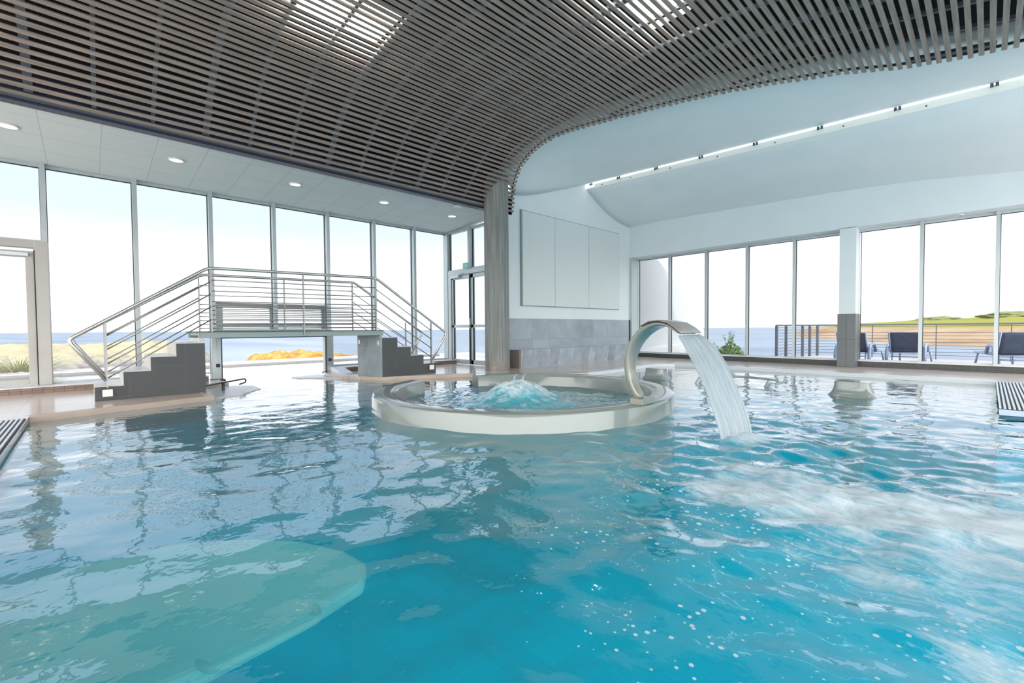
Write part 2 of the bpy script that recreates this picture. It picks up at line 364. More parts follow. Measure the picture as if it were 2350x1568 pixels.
# lip strip (beige coping) following the visible pool edge
bm = NB()
def lip(bm, pts, w=.10, z0=D - .06, z1=D + .006):
    n = len(pts)
    L_, R_ = [], []
    for i in range(n):
        p = Vector(pts[i]); a = Vector(pts[max(0, i - 1)]); b = Vector(pts[min(n - 1, i + 1)])
        t = (b - a).normalized(); nn = Vector((-t.y, t.x))
        L_.append(p - nn * .012); R_.append(p + nn * w)
    for i in range(n - 1):
        q = [L_[i], L_[i + 1], R_[i + 1], R_[i]]
        v = [bm.verts.new((*k, z1)) for k in q] + [bm.verts.new((*k, z0)) for k in q]
        for f in ((0, 1, 2, 3), (7, 6, 5, 4), (0, 4, 5, 1), (1, 5, 6, 2), (2, 6, 7, 3), (3, 7, 4, 0)): bm.faces.new([v[k] for k in f])
lip(bm, pool[1:5]); 
tag(obj('trim_1', bm, M['beige']), 'beige coping along the deck below the left bridge stairs', 'coping', kind='structure')
bm = NB(); lip(bm, pool[9:16])
tag(obj('trim_2', bm, M['beige']), 'beige coping along the deck below the right bridge stairs', 'coping', kind='structure')
bm = NB(); lip(bm, pool[15:22], w=.14)
tag(obj('trim_3', bm, M['sillwhite']), 'pale coping along the pool edge by the right windows', 'coping', kind='structure')
# basin
bm = NB(); dep = -1.35
bmv = [bm.verts.new((x, y, D - .10)) for x, y in pool]; bmb = [bm.verts.new((x, y, dep)) for x, y in pool]
for i in range(len(pool)): j = (i + 1) % len(pool); bm.faces.new((bmv[i], bmv[j], bmb[j], bmb[i]))
[bm.faces.new([bmb[k] for k in t3]) for t3 in tessellate_polygon([[Vector((x, y, 0)) for x, y in pool]])]
tag(obj('floor_pool', bm, M['basin']), 'turquoise tiled pool basin under the water', 'pool basin', kind='structure')

# ------------------------------------------------------------------ water surface with real waves
JC = Vector((4.1, 4.17)); JR, JI = 1.88, 1.60
FALL = Vector((4.02, 1.46))
def fld(p, s, seed): return noise.noise(Vector((p[0] * s + seed, p[1] * s - seed, seed * .37)))
def wave(x, y):
    df = math.hypot(x - FALL.x, y - FALL.y)
    rough = math.exp(-((x - 3.6) / 2.4) ** 2 - ((y - .7) / 1.3) ** 2)
    amp = .0115 + .034 * rough
    amp *= 1 - .45 * sm(3.2, 6.0, y) * (1 - rough)
    amp *= 1 - .35 * sm(6.0, 9.0, x)
    if y > 7.6: amp *= .7
    h = 0
    h += .55 * fld((x * 1.0, y * 1.6), 1.1, 3.1)
    h += .40 * fld((x * 1.25 + y * .4, y * 1.4), 2.6, 9.7)
    h += .26 * fld((x + .3 * y, y), 6.0, 21.3)
    h += .30 * rough * fld((x * 1.3, y * .8), 8.0, 5.3) + .12 * rough * fld((x * 1.5, y), 17.0, 1.3)
    z = h * amp * 1.5
    z += .012 * math.exp(-df * .9) * math.sin(df * 15)
    dj = math.hypot(x - JC.x, y - JC.y)
    if dj < JI:
        dx, dy = x - 4.02, y - 4.12; d = math.hypot(dx, dy)
        z += .018 * fld((x, y), 5, 2.2) + .014 * fld((x, y), 11, 8.2) + .02 * math.exp(-d * 1.2) * math.sin(d * 13)
    return z
def foam(x, y):
    f = 0
    if y < 1.75:
        lim = 1.50 + .34 * max(-1.5, y) + .30 * fld((x, y), 1.4, 4.4)
        g = sm(lim - .25, lim + .35, x) * sm(1.72, 1.1, y)
        g *= 1 - .50 * sm(3.1, 4.6, x)
        g *= .9 + .30 * fld((x * .9, y * .5), 1.6, 6.6)
        g *= 1 - .5 * sm(.2, .9, abs(x - 2.9)) * sm(.2, 1.0, y)
        g *= 1 + .28 * sm(.7, -.1, y)
        f = max(f, .655 * g * (1 + .35 * fld((x * 2.2, y * .7), 1.3, 12.6)))
    df = math.hypot((x - 4.02) * .8, y - 1.4)
    f = max(f, .75 * math.exp(-(df / .35) ** 2))
    dj = math.hypot(x - JC.x, y - JC.y)
    if dj < JI: f = max(f, .42 * math.exp(-(math.hypot(x - 4.02, y - 4.12) / .75) ** 2) + .30)
    return f
def bubble(x, y):
    lim = 1.55 + .42 * max(-1.5, y)
    return .46 * sm(lim - 1.5, lim - .05, x) * sm(lim + 1.3, lim + .3, x) * sm(2.0, 1.3, y) * (.75 + .6 * fld((x, y), 3.0, 8.8))
bm = NB(); vid = {}
lf = bm.verts.layers.float.new('foam'); lb = bm.verts.layers.float.new('bubble')
def steps(a, b, fn):
    o = [a]
    while o[-1] < b: o.append(o[-1] + fn(o[-1]))
    return o
xs = steps(-.50, 10.4, lambda t: .032 if t < 5 else .05)
ys = steps(-3.0, 9.76, lambda t: .06 if t < -.6 else (.032 if t < 5 else .05))
def vtx(i, j):
    k = (i, j)
    if k not in vid:
        x, y = xs[i], ys[j]; v = bm.verts.new((x, y, W + wave(x, y))); v[lf] = foam(x, y); v[lb] = bubble(x, y); vid[k] = v
    return vid[k]
for i in range(len(xs) - 1):
    for j in range(len(ys) - 1):
        x = (xs[i] + xs[i + 1]) / 2; y = (ys[j] + ys[j + 1]) / 2
        if not inside(pool, x, y): continue
        dj = math.hypot(x - JC.x, y - JC.y)
        if JI + .04 < dj < JR - .04:
            a = math.degrees(math.atan2(y - JC.y, x - JC.x))
            if not (76 < a < 106): continue
        bm.faces.new((vtx(i, j), vtx(i + 1, j), vtx(i + 1, j + 1), vtx(i, j + 1)))
tag(obj('pool_water', bm, M['water'], smooth=True), 'rippled turquoise water of the indoor pool, foaming at the right', 'water', kind='stuff')

# bubbling mound inside the spa ring
bm = NB(); lf = bm.verts.layers.float.new('foam'); lb = bm.verts.layers.float.new('bubble')
NR, NA = 46, 120; MC = Vector((4.06, 4.2)); rows = []
for i in range(NR + 1):
    r = .85 * i / NR; row = []
    for k in range(NA):
        a = 2 * PI * k / NA; x, y = MC.x + r * math.cos(a), MC.y + r * math.sin(a)
        z = .20 * math.exp(-(r / .40) ** 2.6) + .06 * math.exp(-(r / .62) ** 2)
        rg = noise.noise(Vector((a * 9, r * 1.2, 2.0)))
        ca, sa = math.cos(a), math.sin(a)
        n3 = noise.noise(Vector((x * 9, y * 9, 1.7))) + .6 * noise.noise(Vector((x * 22, y * 22, 5.1)))
        z += (.020 * n3 + .016 * noise.noise(Vector((ca * 12, sa * 12, r * 2)))) * math.exp(-(r / .62) ** 2) + .010 * n3 * sm(.85, .5, r)
        z = z * sm(.85, .72, r) - .03 * sm(.7, .85, r)
        v = bm.verts.new((x, y, W + .004 + z)); v[lf] = .34 * math.exp(-(r / .45) ** 2) + .42 + .16 * n3; row.append(v)
    rows.append(row)
for i in range(1, NR):
    for k in range(NA): bm.faces.new((rows[i][k], rows[i][(k + 1) % NA], rows[i + 1][(k + 1) % NA], rows[i + 1][k]))
c0 = bm.verts.new((MC.x, MC.y, W + .32)); c0[lf] = .7
for k in range(NA): bm.faces.new((c0, rows[1][k], rows[1][(k + 1) % NA]))
for v in rows[0]: bm.verts.remove(v)
o = obj('bubbling_water', bm, M['water2'], origin=(MC.x, MC.y, W), smooth=True)
tag(o, 'foaming mound of water welling up inside the round spa ring', 'bubbling water', kind='stuff')
# two little jets of spray on top of the mound
for i, (dx, dy, nm) in enumerate(((-.05, .02, 'left'), (.06, -.03, 'right'))):
    bm = NB(); b0 = Vector((MC.x + dx, MC.y + dy, W + .26))
    pts = [b0 + Vector((0, 0, 0)), b0 + Vector((0, 0, .05)), b0 + Vector((.01, -.01, .08)), b0 + Vector((.035, -.035, .09))]
    tube(bm, rounded(pts, .03), [.012 - .0009 * k for k in range(len(rounded(pts, .03)))], 8)
    tag(obj('water_spurt', bm, M['fall'], origin=b0, smooth=True), 'thin curled spurt of water, %s of the two on the bubbling mound' % nm, 'water spurt', 'water spurts on the mound')

# ------------------------------------------------------------------ spa ring
bm = NB()
A0, A1 = 72, 109   # gap, degrees (back left)
n = 128; prof = [(JI, -.9), (JI, .185), (JI + .012, .21), (JI + .035, .22), (JR - .04, .225), (JR - .012, .212), (JR, .18), (JR, -.9)]
rings = []
angs = [math.radians(A1 + (360 - (A1 - A0)) * k / n) for k in range(n + 1)]
for a in angs: rings.append([bm.verts.new((JC.x + r * math.cos(a), JC.y + r * math.sin(a), z)) for r, z in prof])
for a, b in zip(rings, rings[1:]):
    for k in range(len(prof)): bm.faces.new((a[k], a[(k + 1) % len(prof)], b[(k + 1) % len(prof)], b[k]))
bm.faces.new(rings[0]); bm.faces.new(rings[-1][::-1])
sp = thing('spa_ring', (JC.x, JC.y, 0), 'round white spa rim standing in the middle of the pool, open at the back', 'spa ring')
o = obj('rim_wall', bm, M['shell'], parent=sp, smooth=True)
md = o.modifiers.new('es', 'EDGE_SPLIT'); md.split_angle = math.radians(40)
bm = NB()
tube(bm, [(JC.x + 1.70 * math.cos(a), JC.y + 1.70 * math.sin(a), .226) for a in [math.radians(-52 + k * 3) for k in range(22)]], .008, 6)
obj('joint_bead', bm, M['lampoff'], parent=sp, smooth=True)

# ------------------------------------------------------------------ swan-neck fountain
ft = thing('swan_neck_fountain', (4.02, 2.40, .225), 'cream curved swan-neck water cannon standing on the spa rim', 'fountain')
obj('base_block', B(3.90, 4.14, 2.30, 2.44, .222, .285), M['cream'], parent=ft, bevel=.006)
path = [(2.345, .27), (2.40, .34), (2.445, .42), (2.475, .51), (2.485, .60), (2.475, .70), (2.445, .80), (2.39, .89), (2.31, .965), (2.21, 1.01), (2.12, 1.022), (2.03, 1.005), (1.96, .965), (1.90, .915)]
bm = NB(); rows = []; m_ = len(path)
for i, (y, z) in enumerate(path):
    a = path[max(0, i - 1)]; b = path[min(m_ - 1, i + 1)]
    t = Vector((0, b[0] - a[0], b[1] - a[1])).normalized(); nrm = Vector((0, t.z, -t.y))
    s = i / (m_ - 1)
    w = .055 + .155 * sm(.15, 1, s); xc = 3.96 + .09 * sm(.1, 1, s)
    th = .040 - .026 * sm(.35, 1, s)
    row = []
    for k in range(16):
        u = 2 * PI * k / 16
        cu, su = math.cos(u), math.sin(u)
        ex = abs(cu) ** .45 * (1 if cu >= 0 else -1); ey = abs(su) ** .7 * (1 if su >= 0 else -1)
        row.append(bm.verts.new(Vector((xc + ex * w, y, z)) + nrm * ey * th))
    rows.append(row)
for a, b in zip(rows, rows[1:]):
    for k in range(16): bm.faces.new((a[k], a[(k + 1) % 16], b[(k + 1) % 16], b[k]))
bm.faces.new(rows[0]); bm.faces.new(rows[-1][::-1])
o = obj('neck', bm, M['cream'], parent=ft, smooth=True); o.modifiers.new('ss', 'SUBSURF').render_levels = 1
bm = NB(); rows = []   # grey top plate over the lip
for i in range(8, m_):
    y, z = path[i]; a = path[max(0, i - 1)]; b = path[min(m_ - 1, i + 1)]
    t = Vector((0, b[0] - a[0], b[1] - a[1])).normalized(); nrm = Vector((0, t.z, -t.y)); nrm = nrm if nrm.z > 0 else -nrm
    s = i / (m_ - 1); w = (.055 + .155 * sm(.15, 1, s)) * (.80 if i == 8 else .99); xc = 3.96 + .09 * sm(.1, 1, s); th = .040 - .026 * sm(.35, 1, s)
    rows.append([bm.verts.new(Vector((xc + k * w, y, z)) + nrm * (th + dz)) for dz in (.002, .010) for k in ((-1, -.33, .33, 1) if dz < .005 else (1, .33, -.33, -1))])
for a, b in zip(rows, rows[1:]):
    for k in range(8): bm.faces.new((a[k], a[(k + 1) % 8], b[(k + 1) % 8], b[k]))
bm.faces.new(rows[0]); bm.faces.new(rows[-1][::-1])
tag(obj('lip_plate', bm, M['lidgrey'], parent=ft, smooth=True), 'dull grey top plate')

# falling sheet
near = [(1.905, .91), (1.86, .84), (1.81, .75), (1.76, .67), (1.71, .57), (1.66, .46), (1.62, .36), (1.58, .26), (1.54, .14), (1.505, .0)]
far = [(1.895, .915), (1.83, .88), (1.76, .81), (1.70, .74), (1.65, .66), (1.60, .55), (1.55, .43), (1.50, .31), (1.455, .17), (1.42, .0)]
bm = NB(); NU = 60; NV = 50; fl = bm.verts.layers.float_vector.new('flow'); g = []
def pl(tab, t):
    q = t * (len(tab) - 1); i = min(int(q), len(tab) - 2); u = q - i
    return tab[i][0] * (1 - u) + tab[i + 1][0] * u, tab[i][1] * (1 - u) + tab[i + 1][1] * u
for j in range(NV + 1):
    t = j / NV; yn, zn = pl(near, t); yf, zf = pl(far, t); row = []
    for i in range(NU + 1):
        u = i / NU
        x = 3.85 + .40 * u - .02 * t * (1 - u); y = yn * (1 - u) + yf * u; z = zn * (1 - u) + zf * u
        nn = noise.noise(Vector((u * 14, t * 1.6, 3))) * .014 + noise.noise(Vector((u * 38, t * 3.0, 7))) * .008
        v = bm.verts.new((x, y + nn * (.3 + t), z + nn * .5)); v[fl] = (u, t, 0); row.append(v)
    g.append(row)
for j in range(NV):
    for i in range(NU): bm.faces.new((g[j][i], g[j][i + 1], g[j + 1][i + 1], g[j + 1][i]))
o = obj('waterfall_sheet', bm, M['fall'], origin=(4.05, 1.7, W), smooth=True)
md = o.modifiers.new('so', 'SOLIDIFY'); md.thickness = .012
tag(o, 'white sheet of water pouring from the fountain lip into the pool', 'waterfall', kind='stuff')

# ------------------------------------------------------------------ submerged lounger bench at lower left
bt = thing('underwater_bench', (.3, 2.9, -1.3), 'pale submerged massage bench seen through the water at lower left', 'bench')
bm = NB()
bp_ = [(-.47, 3.62), (.0, 3.62), (.40, 3.55), (.75, 3.30), (.98, 3.02), (1.12, 2.72), (1.15, 2.48), (1.06, 2.32), (.73, 2.22), (.3, 2.16), (-.47, 2.16)]
prism(bm, bp_, 'z', -.47, -.38)
obj('seat_slab', bm, M['bench'], parent=bt, bevel=.03)
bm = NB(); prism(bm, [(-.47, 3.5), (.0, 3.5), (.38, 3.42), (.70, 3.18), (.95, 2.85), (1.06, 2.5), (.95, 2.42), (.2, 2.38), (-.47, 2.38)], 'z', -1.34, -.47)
obj('bench_base', bm, M['bench_shade'], parent=bt)
bm = NB(); tube(bm, rounded([(.28, 2.30, -.42), (.32, 2.04, -.34), (.74, 2.08, -.34), (.80, 2.36, -.42)], .06), .018, 10)
obj('grab_rail', bm, M['bench'], parent=bt, smooth=True)

# ------------------------------------------------------------------ other fixtures in the pool
def blade(name, c, lab, s=1.0):
    # flared submerged-seat cowl : narrow flat top, flaring to the waterline
    o = thing(name, (c[0], c[1], W), lab, 'pool nozzle hood', 'flared nozzle hoods in the pool')
    bm = NB(); prof = [(0, .200, .12), (.006, .205, .125), (.06, .208, .128), (.11, .220, .135), (.15, .240, .145), (.18, .268, .16), (.195, .285, .17), (.40, .285, .17)]
    top = .195; rows = []
    for dz, hy, hx in prof:
        row = []
        for k in range(64):
            u = 2 * PI * k / 64; cu, su = math.cos(u), math.sin(u)
            ex = abs(cu) ** .35 * (1 if cu >= 0 else -1); ey = abs(su) ** .35 * (1 if su >= 0 else -1)
            row.append(bm.verts.new((c[0] + ex * hx * s, c[1] + ey * hy * s, W + top - dz)))
        rows.append(row)
    for a, b in zip(rows, rows[1:]):
        for k in range(64): bm.faces.new((a[k], a[(k + 1) % 64], b[(k + 1) % 64], b[k]))
    bm.faces.new(rows[0]); bm.faces.new(rows[-1][::-1])
    h = obj('hood', bm, M['shell'], parent=o, smooth=True); md = h.modifiers.new('es', 'EDGE_SPLIT'); md.split_angle = math.radians(30)
    cyl_ = cyl(NB(), c, .12, -1.34, W - .15, 20); obj('pedestal', cyl_, M['shell'], parent=o, smooth=True)
    return o
blade('nozzle_hood', (7.60, 4.20), 'white flared nozzle hood rising from the water left of the waterfall sheet', .84)
blade('nozzle_hood', (7.55, 1.26), 'white flared nozzle hood rising from the water in front of the tiled pillar', .95)
gr = thing('pool_grab_frame', (7.9, 2.8, W), 'pale tubular grab frame just above the water behind the waterfall', 'grab frame')
bm = NB(); tube(bm, rounded([(7.36, 3.36, -.10), (7.54, 3.31, .12), (7.93, 3.20, .14), (8.05, 2.75, .14), (7.97, 2.29, .13)], .08), .020, 10)
obj('back_tube', bm, M['shell'], parent=gr, smooth=True)
for (a, b) in (((7.74, 2.43, -.05), (7.70, 2.34, .13)), ((7.60, 2.34, -.05), (7.55, 2.24, .12)), ((7.32, 3.38, -.05), (7.50, 3.33, .13))):
    bm = NB(); tube(bm, [a, b], .030, 12); obj('post', bm, M['lampoff'], parent=gr, smooth=True)
bm = NB(); tube(bm, [(7.55, 2.24, .10), (7.95, 2.16, .13)], .020, 10); obj('side_tube', bm, M['shell'], parent=gr, smooth=True)

# low steel handle beside the left stairs
lh = thing('low_grab_handle', (1.5, 8.2, W), 'dark low steel grab handle over the water beside the left stair block', 'handle')
bm = NB(); tube(bm, rounded([(1.22, 8.0, .16), (1.5, 8.2, .17), (1.86, 8.42, .19), (1.84, 8.3, .14), (1.72, 8.16, .13)], .06), .012, 8)
obj('handle_tube', bm, M['batten'], parent=lh, smooth=True)
bm = NB(); cyl(bm, (1.5, 8.18), .022, .0, .17, 12); obj('handle_foot', bm, M['batten'], parent=lh, smooth=True)
# wet ledge beside left stairs
bm = NB(); prism(bm, [(1.19, 7.32), (1.62, 7.5), (1.98, 8.0), (2.0, 8.5), (1.75, 8.75), (1.24, 8.62)], 'z', -.30, .055)
tag(obj('trim_4', bm, M['sillwhite'], bevel=.01), 'pale wet ledge in the water beside the left stair block', 'ledge', kind='structure')
bm = NB(); prism(bm, [(3.40, 8.95), (3.55, 8.6), (3.3, 8.9), (2.95, 9.2), (2.9, 9.5), (3.52, 9.7)], 'z', -.30, .055)
tag(obj('trim_5', bm, M['sillwhite'], bevel=.01), 'pale wet ledge in the water before the right bridge pier', 'ledge', kind='structure')

# ------------------------------------------------------------------ overflow gratings
def grating(name, x0, x1, y0, y1, along, lab):
    o = thing(name, ((x0 + x1) / 2, (y0 + y1) / 2, D), lab, 'grating')
    obj('channel', B(x0, x1, y0, y1, D + .001, D + .005), M['dark'], parent=o)
    bm = NB(); p = .034
    if along == 'y':
        k = x0
        while k < x1 - .01: box(bm, k, k + .017, y0, y1, D + .005, D + .016); k += p
    else:
        k = y0
        while k < y1 - .01: box(bm, x0, x1, k, k + .017, D + .005, D + .016); k += p
    obj('bars', bm, M['whitegrey'], parent=o)
    return o
grating('overflow_grating', -.86, -.49, -1.0, 6.68, 'y', 'white slotted overflow grating at the left edge of the pool')
grating('overflow_grating', 6.95, 10.2, -.34, -.09, 'x', 'white slotted overflow grating at the right edge by the windows')

# ------------------------------------------------------------------ left glazed wall  (plane y = 9.75)
YL = 9.75; TOPL = 3.46
mx = [-.455 + 1.046 * k for k in range(8)]; mx[-1] = 6.87
def pane(parent, x0, x1, y0, y1, z0, z1):
    return obj('pane', B(x0, x1, y0, y1, z0, z1), M['glass'], parent=parent)
def window(n, x0, x1, z0, z1, lab, post=True, y=YL):
    w = thing('window_%d' % n, ((x0 + x1) / 2, y, z0), lab, 'window', kind='structure')
    bm = NB()
    if post:
        box(bm, x1 - .030, x1 + .030, y - .14, y + .05, max(z0 - .0, SILL if z0 > .15 else z0), z1 + .02)
    obj('mullion', bm, M['alu'], parent=w) if post else bm.free()
    bm = NB(); box(bm, x0, x1, y - .05, y + .03, z1 - .035, z1 + .02); box(bm, x0, x1, y - .05, y + .03, z0, z0 + .03)
    obj('frame', bm, M['alu'], parent=w)
    bm = NB(); box(bm, x1 - .040, x1 - .030, y - .03, y, z0, z1); box(bm, x0 + .030, x0 + .037, y - .03, y, z0, z1); box(bm, x0, x1, y - .051, y - .02, z1 - .045, z1 - .035)
    obj('gasket', bm, M['gasket'], parent=w)
    pane(w, x0 + .03, x1 - .03, y - .01, y, z0 + .03, z1 - .035)
    return w
names = ['', 'second', 'third', 'fourth', 'fifth', 'sixth', 'seventh']
wn = 1
window(wn, -1.6, mx[0], 2.32, TOPL, 'fixed pane above the left glass door'); wn += 1
for k in range(7):
    if k in (2, 3):
        window(wn, mx[k], mx[k + 1], .98, TOPL, 'tall glazed bay above the water exit, %s half' % ('left' if k == 2 else 'right'))
    else:
        window(wn, mx[k], mx[k + 1], SILL, TOPL, 'tall glazed bay of the left wall, number %d from the glass door' % (k + 1))
    wn += 1
# extra bays left of frame
window(wn, -2.7, -1.6, SILL, TOPL, 'tall glazed bay left of the glass door'); wn += 1
window(wn, -3.8, -2.7, SILL, TOPL, 'outermost glazed bay of the left wall'); wn += 1
# left door
d1 = thing('door_1', (-1.05, YL, SILL), 'aluminium framed glass door at the far left', 'door', kind='structure')
bm = NB(); box(bm, -.56, -.42, YL - .16, YL + .04, SILL, 2.32); box(bm, -1.62, -.485, YL - .12, YL + .03, 2.22, 2.32); box(bm, -1.66, -1.56, YL - .12, YL + .03, SILL, 2.32)
obj('door_frame', bm, M['alu_warm'], parent=d1, bevel=.004)
bm = NB(); box(bm, -.66, -.57, YL - .10, YL - .03, SILL + .01, 2.17); box(bm, -1.55, -.66, YL - .10, YL - .03, 2.08, 2.17); box(bm, -1.55, -.66, YL - .10, YL - .03, SILL + .01, SILL + .09); box(bm, -1.55, -1.46, YL - .10, YL - .03, SILL + .09, 2.08)
lf_ = obj('door_leaf', bm, M['alu_warm'], parent=d1, bevel=.004)
obj('pane', B(-1.46, -.66, YL - .07, YL - .06, SILL + .09, 2.08), M['glass'], parent=lf_)
obj('gasket', B(-.569, -.561, YL - .165, YL - .10, SILL, 2.19), M['gasket'], parent=d1)
bm = NB(); box(bm, -1.3, -.62, YL - .155, YL - .10, 2.09, 2.14); obj('door_closer', bm, M['whitegrey'], parent=d1, bevel=.006)
# sill strip in mosaic + stone ledge
def sill(nm, x0, x1, lab):
    s = thing(nm, ((x0 + x1) / 2, 9.5, D), lab, 'sill', kind='structure')
    obj('mosaic_face', B(x0, x1, 9.34, 9.72, D - .005, SILL - .012), M['mosaic'], parent=s)
    obj('ledge', B(x0 - .0, x1 + .0, 9.335, YL + .05, SILL - .012, SILL), M['sillwhite'], parent=s)
sill('trim_6', -4.5, 1.5, 'mosaic sill under the left glazing behind the left stairs')
sill('trim_7', 3.95, 6.84, 'mosaic sill under the left glazing behind the right stairs')
bm = NB(); prism(bm, [(9.0, D), (9.72, D), (9.72, .20), (9.5, .20)], 'x', 3.72, 3.95)
tag(obj('trim_8', bm, M['sillwhite']), 'small pale ramp beside the water exit', 'ramp', kind='structure')
# water exit with raised flap
wx = thing('door_2', (2.68, YL, W), 'framed water exit under the bridge leading to the outdoor pool', 'door', kind='structure')
bm = NB(); box(bm, 1.60, 1.75, YL - .12, YL + .10, .06, .98); box(bm, 3.66, 3.80, YL - .12, YL + .10, .06, .98)
obj('side_post', bm, M['alu'], parent=wx, bevel=.004)
obj('header', B(1.60, 3.80, YL - .14, YL + .12, .85, .985), M['beam_steel'], parent=wx, bevel=.004)
bm = NB(); box(bm, 1.75, 1.762, YL - .13, YL - .05, .06, .85); box(bm, 3.648, 3.66, YL - .13, YL - .05, .06, .85); box(bm, 1.75, 3.66, YL - .145, YL - .05, .84, .852)
obj('gasket', bm, M['gasket'], parent=wx)
for x in (1.69, 3.72):
    obj('latch', B(x - .03, x + .03, YL - .15, YL - .12, .32, .38), M['dark'], parent=wx, bevel=.004)
    obj('foot_plate', B(x - .12, x + .10, YL - .22, YL - .0, .06, .10), M['batten'], parent=wx)
for x in (2.0, 2.6, 3.1, 3.5): obj('slot', B(x - .04, x + .04, YL - .145, YL - .14, .885, .9), M['dark'], parent=wx)
fp = thing('raised_gate', (2.77, YL + .2, 1.0), 'raised glass gate with a thick top rail seen behind the bridge railing', 'gate')
obj('top_rail', B(1.72, 3.80, YL + .13, YL + .22, 1.42, 1.52), M['alu_warm'], parent=fp, bevel=.005)
for x in (1.78, 2.70, 3.72): obj('stile', B(x - .055, x + .055, YL + .14, YL + .20, .99, 1.42), M['alu'], parent=fp, bevel=.004)
obj('mid_rail', B(1.72, 3.80, YL + .15, YL + .19, 1.05, 1.10), M['alu'], parent=fp)
obj('pane', B(1.8, 3.7, YL + .165, YL + .175, .99, 1.42), M['clear'], parent=fp)

# ------------------------------------------------------------------ short glazed wall with double door (plane x = 6.87)
XC = 6.87
cp = B(XC - .09, XC + .06, YL - .12, YL + .06, SILL - .02, TOPL + .02)
tag(obj('trim_9', cp, M['alu'], origin=(XC, YL, D)), 'corner post between the left glazing and the double door', 'corner post', kind='structure')
dd = thing('door_3', (XC, 8.7, D), 'double glass exit door with closer beside the round column', 'door', kind='structure')
bm = NB(); box(bm, XC - .08, XC + .05, 9.50, 9.62, D, 2.44); box(bm, XC - .08, XC + .05, 7.44, 7.52, D, 2.44); box(bm, XC - .09, XC + .05, 7.5, 9.6, 2.34, 2.46)
obj('door_frame', bm, M['alu'], parent=dd, bevel=.004)
for a, b in ((8.71, 9.49), (7.53, 8.69)):
    bm = NB()
    for q in ((a, a + .07), (b - .07, b)): box(bm, XC - .05, XC + .01, q[0], q[1], D + .01, 2.33)
    for q in ((D + .01, D + .12), (1.02, 1.09), (2.24, 2.33)): box(bm, XC - .05, XC + .01, a, b, q[0], q[1])
    l = obj('door_leaf', bm, M['alu'], parent=dd, bevel=.003)
    obj('pane', B(XC - .025, XC - .015, a + .07, b - .07, D + .12, 2.24), M['glass'], parent=l)
    bm = NB(); box(bm, XC - .053, XC - .02, a + .065, a + .075, D + .12, 2.24); box(bm, XC - .053, XC - .02, b - .075, b - .065, D + .12, 2.24); obj('gasket', bm, M['gasket'], parent=l)
bm = NB(); tube(bm, [(XC - .09, 8.70, 1.0), (XC - .09, 8.70, 1.25)], .014, 8); obj('pull_handle', bm, M['steel'], parent=dd, smooth=True)
obj('lock_bar', B(XC - .07, XC - .05, 8.72, 8.75, D + .02, 2.33), M['dark'], parent=dd)
bm = NB(); box(bm, XC - .14, XC - .08, 9.12, 9.45, 2.27, 2.33); tube(bm, [(XC - .12, 9.2, 2.34), (XC - .10, 8.95, 2.37)], .012, 6); obj('door_closer', bm, M['whitegrey'], parent=dd)
ex = thing('exit_sign', (XC - .14, 8.78, 2.47), 'small green exit light above the double door', 'sign')
obj('housing', B(XC - .16, XC - .06, 8.70, 8.88, 2.465, 2.60), M['white'], parent=ex, bevel=.006)
obj('face', B(XC - .163, XC - .16, 8.71, 8.87, 2.475, 2.59), M['exitg'], parent=ex)
bm = NB(); box(bm, XC - .165, XC - .163, 8.74, 8.78, 2.50, 2.565); box(bm, XC - .165, XC - .163, 8.80, 8.84, 2.53, 2.545); obj('pictogram', bm, M['white'], parent=ex)
def swin(n, a, b, lab):
    w = thing('window_%d' % n, (XC, (a + b) / 2, 2.46), lab, 'window', kind='structure')
    obj('mullion', B(XC - .12, XC + .04, a - .035, a + .035, 2.46, TOPL + .02), M['alu'], parent=w)
    bm = NB(); box(bm, XC - .06, XC + .03, a, b, TOPL - .04, TOPL + .02); box(bm, XC - .06, XC + .03, a, b, 2.46, 2.49); obj('frame', bm, M['alu'], parent=w)
    obj('gasket', B(XC - .03, XC, b - .045, b - .035, 2.49, TOPL - .04), M['gasket'], parent=w)
    obj('pane', B(XC - .01, XC, a + .035, b, 2.49, TOPL - .04), M['glass'], parent=w)
swin(wn, 8.70, 9.63, 'transom pane above the left leaf of the double door'); wn += 1
swin(wn, 7.50, 8.70, 'transom pane above the right leaf, behind the column'); wn += 1

# ------------------------------------------------------------------ soffit over the left windows
bm = NB(); y0, y1 = 7.58, YL + .1; z0_, z1_ = 3.605, TOPL + .0
v = [bm.verts.new(p) for p in ((-7, y0, z0_), (6.95, y0, z0_), (6.95, y1, z1_), (-7, y1, z1_), (-7, y0, z0_ + .2), (6.95, y0, z0_ + .2), (6.95, y1, z1_ + .3), (-7, y1, z1_ + .3))]
for f in ((0, 1, 2, 3), (4, 7, 6, 5), (0, 4, 5, 1), (1, 5, 6, 2), (2, 6, 7, 3), (3, 7, 4, 0)): bm.faces.new([v[i] for i in f])
tag(obj('ceiling_soffit', bm, M['soffit']), 'white tiled soffit over the left windows', 'ceiling', kind='structure')
def downlight(c, z, lit, lab, grp, r=.085):
    o = thing('ceiling_downlight', (c[0], c[1], z), lab, 'downlight', grp)
    bm = NB(); tube(bm, [(c[0] + r * 1.08 * math.cos(2 * PI * k / 28), c[1] + r * 1.08 * math.sin(2 * PI * k / 28), z - .002) for k in range(28)], .010, 6, closed=True)
    rg = obj('ring', bm, M['white'], parent=o, smooth=True)
    obj('lamp', cyl(NB(), c, r, z - .006, z + .004, 28), M['lamp'] if lit else M['lampoff'], parent=rg)
ords = ['first', 'second', 'third', 'fourth', 'fifth']
for i, x in enumerate((-.68, 1.01, 2.70, 4.39, 6.06)):
    zz = z0_ + (8.40 - y0) / (y1 - y0) * (z1_ - z0_)
    downlight((x, 8.40), zz - .004, True, 'glowing warm round downlight in the tiled soffit, %s from the left' % ords[i], 'downlights over the left windows')
